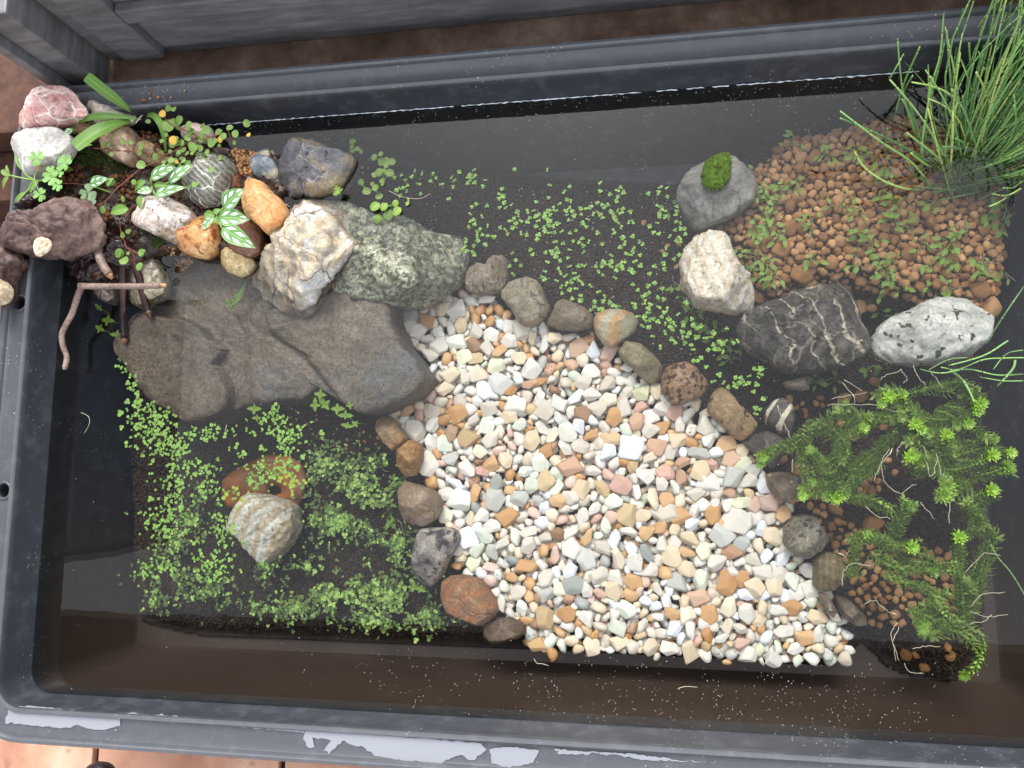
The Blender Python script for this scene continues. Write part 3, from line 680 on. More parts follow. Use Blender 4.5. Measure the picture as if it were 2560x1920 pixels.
border = [
 (C8([(680, 150), (780, 70), (870, 90), (900, 20), (990, 0), (1035, 40), (1030, 180), (990, 290), (900, 312), (780, 330), (680, 290)]), m_brow, .022, 'beige stone with a pale seam, uppermost in the row bordering the gravel'),
 (C8([(975, 300), (1040, 220), (1180, 165), (1280, 210), (1330, 290), (1350, 370), (1382, 440), (1360, 490), (1290, 560), (1210, 597), (1130, 570), (1060, 450), (975, 350)]), m_cracked, .03, 'beige round stone with dark cracks, second in the upper border row'),
 (C8([(1335, 560), (1400, 450), (1440, 370), (1490, 353), (1560, 390), (1680, 440), (1738, 500), (1732, 590), (1600, 622), (1440, 607)]), m_dull, .02, 'dull brown stone left of the cream striped pebble'),
 (C8([(1733, 540), (1770, 480), (1860, 440), (1960, 450), (2070, 470), (2112, 540), (2080, 630), (1990, 700), (1900, 762), (1820, 732), (1750, 640)]), m_striped, .024, 'smooth cream pebble with an orange brown stripe above the gravel'),
 (E1([(562, 330), (620, 258), (720, 278), (810, 350), (872, 430), (872, 500), (820, 552), (760, 540), (680, 460), (600, 390)]), m_olive, .02, 'olive brown oval stone between the cream striped pebble and the pitted one'),
 (E1([(863, 520), (890, 450), (960, 413), (1040, 403), (1120, 460), (1180, 520), (1197, 580), (1130, 650), (1050, 680), (950, 707), (900, 660), (860, 590)]), m_pitted, .028, 'round brown stone covered in dark pits on the gravel border'),
 (E1([(1188, 700), (1208, 630), (1270, 565), (1330, 590), (1390, 690), (1470, 760), (1533, 830), (1500, 890), (1420, 952), (1330, 890), (1250, 810), (1183, 750)]), m_pitted2, .024, 'long tan brown stone slanting along the gravel border, right of the pitted one'),
 (E1([(1568, 740), (1640, 663), (1700, 650), (1762, 700), (1782, 790), (1750, 922), (1690, 900), (1588, 830)]), m_slatev, .022, 'dark slate stone with a white vein beside the needle leaved stems'),
 (E1([(1420, 950), (1500, 900), (1600, 878), (1690, 920), (1740, 990), (1670, 1100), (1640, 1147), (1570, 1090), (1480, 1010)]), m_slate, .016, 'flat dark slate stone touched by the leftmost needle leaved tip'),
 (E1([(1588, 1170), (1700, 1158), (1830, 1190), (1890, 1230), (1850, 1340), (1760, 1382), (1660, 1350), (1600, 1260)]), m_half, .022, 'grey brown stone with rusty middle below the flat dark slate'),
 (D5([(1588, 1110), (1660, 1010), (1760, 988), (1860, 1000), (1882, 1070), (1972, 1190), (1960, 1240), (1890, 1300), (1780, 1368), (1650, 1330), (1586, 1240)]), m_greyc, .028, 'large grey stone with a pale right corner on the right gravel border'),
 (D5([(1850, 1370), (1950, 1308), (2060, 1330), (2122, 1440), (2100, 1540), (2000, 1642), (1900, 1662), (1840, 1600), (1848, 1480)]), m_str2, .022, 'dark round ribbed stone below the large grey stone of the right border'),
 (C5([(555, 1205), (620, 1230), (700, 1310), (717, 1360), (650, 1357), (580, 1300)]), m_murk, .014, 'murky brown stone at the lowest end of the right gravel border'),
 (C5([(478, 1198), (520, 1208), (557, 1290), (545, 1322), (490, 1262)]), m_half, .014, 'narrow rusty pink stone between the gravel and the murky lowest stone'),
 (E1([(1703, 540), (1790, 518), (1882, 498), (1892, 590), (1830, 602), (1730, 582)]), m_cracked, .012, 'small pale angular stone below the black white veined rock'),
 (C7([(1578, 960), (1640, 943), (1700, 990), (1747, 1080), (1732, 1110), (1670, 1157), (1620, 1110), (1578, 1040)]), m_tanb, .02, 'tan orange stone at the upper end of the left gravel border'),
 (C7([(1698, 1150), (1770, 1088), (1832, 1110), (1842, 1200), (1802, 1300), (1740, 1312), (1693, 1250)]), m_amber, .02, 'amber brown stone, second down the left gravel border'),
 (D4([(128, 760), (180, 700), (300, 730), (420, 770), (490, 830), (503, 930), (450, 1040), (350, 1092), (200, 1062), (153, 950)]), m_craz, .024, 'brown crazed stone in the middle of the left gravel border'),
 (D4([(278, 1220), (320, 1108), (450, 1098), (600, 1103), (667, 1170), (650, 1250), (560, 1380), (510, 1520), (400, 1622), (310, 1592), (248, 1450), (258, 1330)]), m_marb, .026, 'dark blue grey and white marbled stone on the left gravel border'),
 (D6([(218, 600), (300, 548), (420, 543), (520, 568), (600, 630), (680, 740), (717, 830), (680, 910), (570, 972), (430, 922), (290, 862), (223, 720)]), m_rust, .028, 'large rusty brown stone at the lower left end of the gravel'),
 (D6([(588, 980), (700, 918), (800, 908), (920, 958), (953, 1020), (900, 1082), (780, 1112), (660, 1137), (588, 1060)]), m_murk, .018, 'dim brown stone with a pale top below the large rusty brown stone'),
]
for ol, mt, h, lb in border:
    stone('stone', ol, .108, h, mt, lb, group='stones bordering the white gravel', res=(88, 36), facets=5, rough=.045)
stone('stone', E2([(758, 762), (850, 783), (960, 818), (1008, 850), (1020, 960), (960, 1082), (890, 1152), (845, 1170), (800, 1122), (740, 1032), (662, 975), (662, 930), (700, 848)]), .105, .034, m_banded,
      'cream and tan banded rock standing alone among the small green plants', 'stone', facets=3, strata=(-52, 2.2, .05), res=(130, 54), q=3.2)
r1 = stone('rock', C4([(182, 590), (220, 508), (280, 448), (380, 398), (480, 408), (510, 440), (590, 478), (617, 560), (590, 632), (480, 712), (350, 772), (290, 777), (238, 720), (198, 650)]), .132, .028, m_grey,
      'grey rock carrying a green moss ball left of the orange clay granules', 'rock', facets=6, rough=.055, strata=(20, 2.5, .03))
stone('rock', C4([(207, 950), (225, 870), (290, 808), (380, 783), (430, 798), (470, 870), (500, 960), (560, 1010), (602, 1100), (592, 1180), (500, 1212), (360, 1192), (290, 1172), (217, 1070)]), .132, .03, m_cream,
      'creamy white layered rock left of the clay granules below the mossy grey rock', 'rock', facets=4, rough=.05, strata=(-10, 2.8, .05), res=(140, 56))
stone('rock', C4([(493, 1290), (560, 1198), (680, 1148), (820, 1088), (940, 1048), (1050, 1043), (1110, 1080), (1142, 1200), (1182, 1310), (1182, 1390), (1140, 1452), (1000, 1502), (830, 1522), (750, 1522), (640, 1452), (540, 1392)]), .126, .036, m_blackv,
      'large dark rock crossed by long white veins below the clay granules', 'rock', facets=7, rough=.055, strata=(-20, 3, .03), res=(150, 60))
stone('rock', C4([(1193, 1360), (1260, 1248), (1390, 1198), (1480, 1148), (1600, 1118), (1700, 1138), (1780, 1200), (1822, 1260), (1792, 1360), (1700, 1432), (1560, 1477), (1430, 1482), (1290, 1467), (1228, 1420)]), .130, .03, m_whiteg,
      'white and grey rock dotted with black holes right of the dark veined rock', 'rock', facets=5, rough=.05, res=(130, 54))

# moss ball: a lumpy green core bristling with short fronds
def mat_leaf(name, c0, c1, rough=.5, trans=.25, vein=None, scale=60, spec=.4):
    t = NT(name); oi = t.n('ObjectInfo'); ge = t.n('NewGeometry')
    f = t.math('MULTIPLY_ADD', ge.outputs['Random Per Island'], .55, t.math('MULTIPLY', t.noise(scale, 3), .45))
    c = t.ramp(f, [(.15, c0), (.85, c1)])
    uvn = t.n('UVMap', _uv_map='leaf'); sx = t.n('SeparateXYZ', i0=uvn.outputs[0])
    if vein:
        a = t.math('ABSOLUTE', sx.outputs[0])
        c = t.mix(t.math('MULTIPLY', t.math('SUBTRACT', 1.0, t.step(a, .0, .16)), .5), c, vein)
    t.fin(c, rough, None, spec)
    tl = t.n('BsdfTranslucent', Color=c); mx = t.n('MixShader', i0=trans)
    t.t.links.new(t.b.outputs[0], mx.inputs[1]); t.t.links.new(tl.outputs[0], mx.inputs[2]); t.t.links.new(mx.outputs[0], t.out.inputs[0])
    return t.m
M_MOSS = mat_leaf('moss', S(64, 82, 32), S(118, 136, 58), .8, .2)
M_MOSSCORE = mat_flat('moss_core', S(40, 62, 18), S(82, 112, 30), 300)
mb = stone('moss_core', C4([(318, 500), (338, 430), (400, 398), (450, 388), (472, 420), (462, 520), (420, 572), (360, 577), (323, 550)]), .158, .014, M_MOSSCORE, None, parent=None, facets=0, rough=.06, res=(60, 30))
mroot = empty('moss_ball', P(1600 + 395 * .48217, 200 + 490 * .48217, .158), 'bright green moss ball resting on top of the grey rock', 'moss')
for k in ('label', 'category'):
    if k in mb: del mb[k]
mb.location = Vector(mb.location) - mroot.location; mb.parent = mroot
g = Geo(); mv = np.array([v.co[:] for v in mb.data.vertices]) + np.array(mb.location) + np.array(mroot.location)
mc = mv.mean(0)
for _ in range(1500):
    p = Vector(mv[rs.randint(len(mv))]); 
    if p.z < .153: continue
    d = (p - Vector(mc)).normalized() + Vector(rs.normal(size=3)) * .5
    d.normalize(); g.add(*leaf(p - d * .0006, p + d * rs.uniform(.0012, .0026), .0006, 'needle', n=2, m=1, arch=rs.uniform(-.2, .2)))
g.obj('frond', M_MOSS, mroot)
# ------------------------------------------------------------------ labels from neighbours
LM = [('pink marbled stone', C1([(330, 710)])), ('large dark grey rock', C3([(950, 450)])), ('large tan folded rock', C3([(900, 1050)])),
      ('green grey speckled rock', C3([(1600, 1100)])), ('flat brown grey slab', C7([(1000, 650)])), ('beige pale seamed stone', C8([(870, 180)])),
      ('beige cracked border stone', C8([(1180, 400)])), ('cream striped pebble', C8([(1920, 600)])), ('olive oval stone', E1([(720, 400)])),
      ('round pitted stone', E1([(1030, 550)])), ('slanting tan border stone', E1([(1360, 760)])), ('white veined slate stone', E1([(1690, 790)])),
      ('pale cornered grey stone', D5([(1780, 1180)])), ('dark ribbed stone', D5([(1980, 1490)])), ('tan orange border stone', C7([(1660, 1050)])),
      ('amber border stone', C7([(1770, 1200)])), ('brown crazed stone', D4([(320, 900)])), ('marbled border stone', D4([(450, 1340)])),
      ('large rusty brown stone', D6([(470, 760)])), ('banded cream rock', E2([(840, 960)])), ('moss topped grey rock', C4([(400, 600)])),
      ('creamy layered rock', C4([(400, 1000)])), ('black white veined rock', C4([(850, 1290)])), ('white black holed rock', C4([(1500, 1310)])),
      ('horsetail clump', D3([(850, 1250)])), ('variegated leaves', E5([(1120, 960)])), ('driftwood knob', D1([(370, 480)])),
      ('lower tub rim', [(560, 1700), (1200, 1760), (1700, 1780)]), ('amber dead leaf', E2([(950, 650)]))]
LMW = [(n, q) for n, l in LM for q in l]
ORD = ['', 'second', 'third', 'fourth', 'fifth', 'sixth', 'seventh', 'eighth', 'ninth', 'tenth', 'eleventh', 'twelfth', 'thirteenth', 'fourteenth', 'fifteenth', 'sixteenth', 'seventeenth', 'eighteenth', 'nineteenth', 'twentieth']
used = {}
def autolabel(objs, names=None):
    """objs: (object, phrase, px, py): label = phrase + where it lies from the nearest landmark"""
    g = {}
    for o, ph, x, y in objs:
        d = sorted((math.hypot(x - q[0], y - q[1]), n, q) for n, q in LMW if (names is None or n in names))[0]
        a = math.degrees(math.atan2(-(y - d[2][1]), x - d[2][0])) % 360
        dr = ['right of', 'upper right of', 'above', 'upper left of', 'left of', 'lower left of', 'below', 'lower right of'][int((a + 22.5) // 45) % 8]
        g.setdefault((ph, dr, d[1]), []).append((d[0], o))
    for (ph, dr, n), l in g.items():
        l.sort(key=lambda t: t[0])
        for i, (_, o) in enumerate(l):
            if len(l) == 1: o['label'] = f'{ph} {dr} the {n}'
            elif i < 20: o['label'] = (f'{ph}, {ORD[i]} nearest {dr} the {n}' if i else f'{ph}, nearest {dr} the {n}')
            else: o['label'] = f'{ph}, {(["twenty-first", "twenty-second", "twenty-third", "twenty-fourth", "twenty-fifth", "twenty-sixth", "twenty-seventh", "twenty-eighth", "twenty-ninth", "thirtieth"] + ["outermost"] * 99)[i - 20]} nearest {dr} the {n}'.replace('outermost nearest', 'outermost')

# ------------------------------------------------------------------ white gravel
def mat_peb(name, cols, speck=None, var=.12):
    t = NT(name); oi = t.n('ObjectInfo'); ge = t.n('NewGeometry')
    off = t.n('VectorMath', _operation='SCALE', i0=(1, 1.7, .6)); t.set(off.inputs['Scale'], t.math('MULTIPLY_ADD', oi.outputs['Random'], 9.0, t.math('MULTIPLY', ge.outputs['Random Per Island'], 9.0)))
    v = t.n('VectorMath', _operation='ADD', i0=t.tc.outputs['Object'], i1=off.outputs[0]).outputs[0]
    n = t.noise(110, 4, .6, v); base = t.ramp(t.math('ADD', t.math('MULTIPLY', n, .7), t.math('MULTIPLY', t.math('FRACT', t.math('MULTIPLY_ADD', oi.outputs['Random'], 7.31, ge.outputs['Random Per Island'])), .3)),
                                              [(.3 + .4 * i / (len(cols) - 1), c) for i, c in enumerate(cols)])
    g = t.noise(800, 3, .65, v)
    c = t.mix(.14, base, t.ramp(g, [(.35, (.3, .3, .3)), (.65, (.75, .75, .75))]), 'OVERLAY')
    if speck:
        sm = t.math('SUBTRACT', 1.0, t.step(t.noise(420, 2, .5, v), .34, .39)); c = t.mix(sm, c, speck)
    return t.fin(c, .5, t.bump(g, .3, .0005, t.bump(n, .35, .0012)), .4)
PM = {'w': mat_peb('white_pebble', [S(196, 184, 168), S(216, 211, 202), S(225, 223, 218)]),
      'c': mat_peb('cream_pebble', [S(206, 184, 152), S(222, 206, 180), S(228, 218, 200)]),
      'o': mat_peb('orange_pebble', [S(172, 124, 74), S(196, 152, 104), S(214, 180, 138)]),
      'r': mat_peb('rust_pebble', [S(170, 128, 100), S(196, 156, 128), S(214, 182, 160)], S(120, 66, 44)),
      'p': mat_peb('pink_pebble', [S(196, 152, 136), S(212, 176, 162), S(222, 200, 188)]),
      'g': mat_peb('grey_pebble', [S(176, 177, 170), S(198, 199, 193), S(210, 211, 207)], S(128, 132, 130)),
      'G': mat_peb('dark_grey_pebble', [S(138, 144, 142), S(162, 166, 163), S(180, 182, 178)]),
      'e': mat_peb('greenish_white_pebble', [S(196, 204, 186), S(216, 222, 208), S(228, 232, 222)]),
      'y': mat_peb('yellow_green_pebble', [S(196, 194, 158), S(212, 212, 182), S(220, 220, 200)]),
      't': mat_peb('tan_pebble', [S(176, 150, 112), S(196, 170, 130), S(208, 188, 152)]),
      'b': mat_peb('brown_pebble', [S(134, 104, 76), S(160, 126, 98), S(182, 150, 124)], S(112, 80, 58)),
      'u': mat_peb('bluish_white_pebble', [S(206, 210, 218), S(222, 226, 234), S(232, 234, 240)]),
      's': mat_peb('speckled_white_pebble', [S(206, 198, 184), S(222, 216, 206), S(230, 226, 220)], S(130, 112, 96))}
PN = {'w': 'white', 'c': 'cream', 'o': 'orange', 'r': 'rusty red', 'p': 'pink', 'g': 'pale grey', 'G': 'dark grey', 'e': 'greenish white', 'y': 'yellow green', 't': 'tan', 'b': 'brown', 'u': 'bluish white', 's': 'speckled white'}
keys = list(PM); mats_p = [PM[k] for k in keys]
HAND = (C8([(345, 545, 85, 'o'), (610, 450, 85, 'w'), (720, 370, 62, 'e'), (860, 360, 80, 'w'), (950, 440, 58, 'o'), (1020, 490, 54, 'o'), (220, 500, 82, 'G'), (400, 385, 66, 'o'), (200, 590, 78, 'w'), (235, 710, 76, 'w'), (375, 690, 84, 'w'),
  (525, 850, 62, 'o'), (890, 660, 74, 'w'), (770, 850, 74, 't'), (670, 840, 68, 'y'), (1120, 850, 68, 'c'), (1180, 770, 52, 'o'), (1020, 870, 58, 'w'), (1310, 880, 62, 'g'), (1650, 860, 62, 'c'), (1520, 680, 78, 'w'), (1690, 700, 62, 'o'), (1860, 800, 82, 'p'),
  (1840, 900, 54, 'p'), (1910, 970, 66, 'w'), (2050, 1040, 62, 's'), (960, 1050, 92, 'g'), (1200, 1070, 80, 'r'), (1410, 1110, 62, 'b'), (370, 1140, 76, 'p'), (470, 1210, 64, 'w'), (720, 1120, 66, 'w'), (80, 1285, 76, 'c'), (200, 1280, 80, 'o'), (390, 1290, 80, 'w'),
  (255, 1445, 96, 'w'), (620, 1310, 82, 'o'), (710, 1275, 66, 'w'), (500, 1360, 62, 'o'), (1000, 1250, 62, 'o'), (1300, 1180, 68, 'w'), (1590, 1180, 92, 'u'), (1770, 1270, 92, 'w'), (700, 1500, 92, 't'), (1470, 1370, 82, 'g'), (1720, 1490, 72, 'o'), (1885, 1515, 82, 't'),
  (2045, 1575, 120, 'u'), (960, 1370, 62, 'e'), (470, 1000, 50, 'w'), (400, 940, 52, 'u'), (760, 530, 60, 'o'), (880, 545, 54, 'o'), (760, 630, 70, 'w'), (420, 560, 50, 'c'), (500, 540, 60, 'w'), (1300, 1040, 70, 'o'), (1330, 750, 84, 'w'), (1440, 830, 60, 'c'), (1460, 910, 56, 'o')])
 + D4([(1610, 570, 104, 'r'), (1790, 610, 82, 'w'), (1930, 650, 66, 'p'), (2080, 520, 66, 'o'), (980, 700, 84, 'G'), (640, 730, 88, 'u'), (660, 860, 98, 'e'), (950, 860, 112, 'g'), (530, 1000, 92, 'y'), (780, 700, 62, 'r'), (1090, 640, 62, 'o'), (1090, 780, 60, 'o'),
  (1390, 700, 82, 't'), (1500, 760, 76, 'e'), (1500, 862, 70, 'o'), (1560, 935, 66, 'w'), (1180, 850, 80, 'g'), (1290, 970, 62, 'p'), (1365, 1055, 66, 'u'), (1530, 1040, 62, 'p'), (1700, 770, 80, 'c'), (1620, 1130, 86, 'w'), (1920, 1100, 80, 'e'), (1990, 1200, 92, 'u'),
  (1240, 1430, 106, 'o'), (1480, 1350, 88, 'p'), (940, 1300, 78, 'g'), (1140, 1180, 82, 'e'), (925, 1440, 76, 'p'), (780, 1400, 72, 'y'), (1110, 1390, 62, 'G'), (1110, 1535, 60, 'o'), (1740, 1380, 100, 'g'), (1680, 1450, 102, 'e'), (1640, 1595, 92, 'G'), (1870, 1510, 80, 'w'),
  (2030, 1385, 110, 'c'), (2150, 1560, 82, 'o'), (1260, 1590, 58, 'o'), (380, 560, 98, 'w'), (465, 462, 60, 'o'), (1060, 520, 74, 'c'), (720, 580, 90, 'w'), (830, 440, 80, 'c'), (1400, 1180, 70, 'w'), (1070, 1010, 98, 'o'), (750, 1020, 70, 'c'), (1090, 290, 40, 'p'), (1100, 400, 50, 'p')])
 + D5([(290, 390, 140, 'u'), (95, 340, 74, 't'), (325, 180, 80, 'r'), (690, 225, 76, 's'), (900, 230, 92, 's'), (480, 400, 76, 'r'), (600, 430, 80, 'w'), (695, 545, 80, 'r'), (970, 560, 84, 'p'), (1140, 515, 80, 'r'), (700, 655, 72, 'r'), (215, 560, 64, 'o'),
  (280, 580, 84, 't'), (1140, 665, 96, 'g'), (1290, 705, 80, 's'), (935, 715, 94, 'w'), (450, 835, 104, 'c'), (580, 872, 74, 'o'), (575, 975, 92, 'w'), (685, 1005, 86, 'o'), (975, 990, 76, 'o'), (1180, 1045, 112, 'w'), (780, 1080, 74, 'u'), (525, 1090, 72, 'o'),
  (395, 1320, 100, 'G'), (140, 1205, 104, 'u'), (1220, 1240, 82, 'G'), (1050, 1170, 92, 'g'), (755, 1190, 86, 'c'), (1120, 1300, 92, 'r'), (1435, 1345, 66, 'u'), (1590, 1365, 74, 'u'), (1790, 1465, 82, 's'), (865, 1545, 104, 'e'), (1080, 1595, 112, 'o'), (270, 1545, 82, 'o'),
  (670, 1560, 92, 'g'), (1490, 1185, 88, 'c'), (1570, 985, 72, 'o'), (1460, 885, 82, 'p'), (1340, 905, 74, 'p'), (1225, 895, 80, 'y'), (1000, 450, 66, 'u'), (1110, 440, 80, 'w'), (1230, 420, 80, 'c'), (210, 75, 80, 's'), (520, 80, 82, 's'), (760, 120, 90, 's'), (1050, 240, 44, 'e'), (1230, 555, 70, 'y'), (1320, 610, 70, 'g'), (860, 610, 90, 'c'), (850, 450, 90, 'g')])
 + D6([(950, 940, 84, 'o'), (990, 1055, 82, 'g'), (1150, 1125, 92, 'e'), (1300, 880, 108, 'o'), (1250, 1045, 78, 'o'), (1350, 1115, 88, 'c'), (1435, 785, 88, 'G'), (1360, 640, 100, 'G'), (1230, 765, 80, 'g'), (1570, 825, 92, 'c'), (1710, 795, 76, 'u'),
  (1585, 700, 72, 'p'), (1850, 720, 66, 'o'), (1930, 670, 66, 'p'), (1980, 770, 82, 'u'), (1740, 1000, 106, 'e'), (1955, 965, 96, 'w'), (2100, 910, 82, 'w'), (1640, 1115, 82, 'w'), (1870, 1165, 88, 'w'), (2030, 1155, 94, 'c'), (1480, 1020, 72, 't'), (1400, 965, 66, 'o'),
  (810, 870, 92, 'w'), (1860, 560, 80, 'o'), (980, 625, 70, 'o'), (975, 725, 64, 'o'), (960, 1130, 60, 'b'), (760, 640, 60, 'e'), (640, 590, 66, 'p'), (2120, 1050, 80, 'w'), (1650, 905, 60, 'w')])
 + D7([(1013, 55, 50, 'w'), (1310, 68, 54, 'c'), (1140, 42, 54, 'w'), (757, 65, 52, 'c'), (770, 222, 58, 'c'), (1175, 257, 40, 'w'), (905, 167, 48, 'w'), (1268, 165, 56, 'o'), (520, 197, 48, 'w'), (1032, 160, 40, 'w'), (1115, 112, 44, 'g'), (1365, 237, 38, 'g'),
  (1415, 207, 36, 't'), (1295, 252, 44, 'w'), (890, 230, 40, 'g'), (950, 235, 40, 'g'), (1230, 210, 48, 'w'), (1255, 70, 44, 'g'), (840, 150, 44, 'o'), (930, 110, 50, 'c'), (1150, 210, 40, 'e'), (1070, 212, 38, 'y'), (1320, 150, 52, 'w'), (1200, 30, 54, 'o'), (1445, 150, 34, 'g')]))

hk = lambda a, b: 1.0
VEC3 = Vector
def scatter(hand, polyW, polyP, z, sizes, n_try, sep, pick, avoid=(), spill=0):
    """fills a patch: hand placed pieces first, then random ones from large to small; returns x, y, size (world), key, photo x, y"""
    cell = {}; out = []; cs = .012
    def ok(x, y, s, k):
        ci, cj = int(x / cs // 1), int(y / cs // 1)
        for i in range(ci - 2, ci + 3):
            for j in range(cj - 2, cj + 3):
                for (a, b, t) in cell.get((i, j), ()):
                    if (a - x) ** 2 + (b - y) ** 2 < (k * (s + t)) ** 2: return False
        return True
    def put(x, y, s): cell.setdefault((int(x / cs // 1), int(y / cs // 1)), []).append((x, y, s))
    for (a, b, s, c) in hand:
        p = P(a, b, z); sw = s * hk(a, b) * px(z)
        if not ok(p.x, p.y, sw, .3): continue
        put(p.x, p.y, sw); out.append((p.x, p.y, sw, c, a, b))
    xs = [p[0] for p in polyP]; ys = [p[1] for p in polyP]; x0, x1, y0, y1 = min(xs), max(xs), min(ys), max(ys)
    cx = rs.uniform(x0, x1, n_try); cy = rs.uniform(y0, y1, n_try)
    good = edgedist(cx, cy, polyP) > (4 + spill * np.array([mnoise.noise(VEC3((a_ * .02, b_ * .02, 7))) for a_, b_ in zip(cx, cy)]) * 16 - spill * rs.rand(n_try) ** 3 * 16)
    for av in avoid: good &= edgedist(cx, cy, av) < -2
    cx, cy = cx[good], cy[good]; m = len(cx)
    for k in range(m):
        s = sizes[0] + (sizes[1] - sizes[0]) * (k / m) ** .6; s *= rs.uniform(.85, 1.15); sw = s * px(z); p = P(cx[k], cy[k], z)
        if ok(p.x, p.y, sw, sep): put(p.x, p.y, sw); out.append((p.x, p.y, sw, pick(), cx[k], cy[k]))
    return out
SIZE = lambda s: 'large ' if s > 33 else ('small ' if s < 20 else '')
pick_g = lambda: keys[rs.choice(len(keys), p=[.40, .17, .08, .02, .05, .02, .005, .09, .015, .02, .01, .07, .05])]
gshapes = [chip(4, rs.randint(7, 11), 24, (1, rs.uniform(.55, .88), rs.uniform(.42, .6)), .32, 100 + i) for i in range(18)]
gl = [chip(2, 8, 18, (1, rs.uniform(.65, .9), .55), .25, 200 + i) for i in range(8)]
hk = lambda a, b: 1.35 if b > 1500 else 1.8
items = scatter(HAND, GRAVW, GRAV, ZGR, (44, 16), 60000, .375, pick_g, spill=1)
hk = lambda a, b: 1.0
items.sort(key=lambda t: -t[2]); print('gravel', len(items))
mcache = {}; lab = []
SHN = {}
for i, (x, y, s, c, pa, pb) in enumerate(items[:300]):
    si = rs.randint(len(gshapes)); key = (si, c)
    if key not in mcache:
        v, f = gshapes[si]; o = mk('pebble', v * .5, f, PM[c]); mcache[key] = o.data; bpy.data.objects.remove(o)
    o = bpy.data.objects.new('pebble', mcache[key]); COL.objects.link(o)
    o.location = (x, y, ZGR + rs.uniform(0, .003)); o.rotation_euler = (rs.uniform(-.2, .2), rs.uniform(-.2, .2), rs.uniform(0, 6.28)); o.scale = (s * 1.28, s * 1.28, s * .95)
    tag(o, None, 'pebble', 'white gravel pebbles')
    ey = np.ptp(gshapes[si][0][:, 1]) / 2
    lab.append((o, ('large ' if s / px(ZGR) > 42 else '') + ('long ' if ey < .68 else ('round ' if ey > .86 else '')) + PN[c] + ' pebble', pa, pb))
autolabel(lab)
rest = [(x, y, ZGR - rs.uniform(0, .002), s * .62, rs.uniform(0, 6.3), rs.uniform(-.5, .5), rs.randint(8), keys.index(c)) for x, y, s, c, _, _ in items[300:]]
under = scatter([], GRAVW, GRAV, ZGR, (26, 20), 30000, .36, pick_g)
rest += [(x, y, ZGR - .0065 - rs.uniform(0, .003), s * .72, rs.uniform(0, 6.3), rs.uniform(-.8, .8), rs.randint(8), keys.index(c)) for x, y, s, c, _, _ in under]
joined('small_gravel', rest, gl, mats_p, label='smaller white, cream and orange gravel filling in between the larger pebbles', cat='gravel')

# ------------------------------------------------------------------ orange clay granules
def mat_clay(name, cols):
    t = NT(name); oi = t.n('ObjectInfo'); ge = t.n('NewGeometry')
    rr = t.math('FRACT', t.math('MULTIPLY_ADD', oi.outputs['Random'], 5.7, ge.outputs['Random Per Island']))
    n = t.noise(160, 5, .65); c = t.ramp(t.math('ADD', t.math('MULTIPLY', n, .55), t.math('MULTIPLY', rr, .45)), [(.25 + .5 * i / (len(cols) - 1), x) for i, x in enumerate(cols)])
    hl = t.vor(520); pit = t.math('SUBTRACT', 1.0, t.step(hl, .18, .34)); pit = t.math('MULTIPLY', pit, t.step(t.noise(150, 2), .5, .6))
    c = t.mix(t.math('MULTIPLY', pit, .55), c, S(84, 46, 26))
    return t.fin(c, .85, t.bump(t.math('SUBTRACT', n, t.math('MULTIPLY', pit, .6)), .7, .0012), .2)
M_CLAY = mat_clay('clay_granule', [S(140, 100, 64), S(172, 128, 84), S(198, 156, 112)])
M_CLAYD = mat_clay('brown_clay_granule', [S(84, 54, 38), S(112, 74, 52), S(134, 92, 66)])
cshapes = [chip(3, rs.randint(9, 14), 15, (1, rs.uniform(.66, .95), rs.uniform(.55, .8)), .26, 300 + i) for i in range(12)]
for k, (v, f) in enumerate(cshapes):
    v *= np.array([1 + .09 * fbm(p * 2.6 + k * 9, 3) for p in v])[:, None]
cl = [chip(2, 9, 12, (1, .85, .7), .2, 400 + i) for i in range(8)]
HC = C4([(905, 400, 95, 'o'), (725, 880, 90, 'o'), (910, 1040, 96, 'o'), (830, 1010, 105, 'o'), (1390, 910, 80, 'o'), (1190, 1135, 92, 'o'), (1190, 1250, 72, 'o'), (1260, 1140, 56, 'o'), (1830, 1170, 125, 'o'), (1770, 1090, 88, 'o'), (1720, 1110, 54, 'o'), (770, 770, 84, 'o'),
     (820, 600, 72, 'o'), (1010, 385, 66, 'o'), (990, 950, 70, 'o'), (840, 770, 70, 'o'), (1140, 890, 60, 'o'), (700, 430, 44, 'o'), (740, 330, 70, 'o'), (780, 660, 80, 'o'), (1180, 530, 66, 'o'), (1300, 1075, 44, 'o'), (1190, 640, 60, 'o'), (640, 1110, 60, 'o'), (1650, 760, 56, 'o'), (1500, 740, 60, 'o'), (1060, 1070, 60, 'o'), (1350, 1090, 44, 'o')])
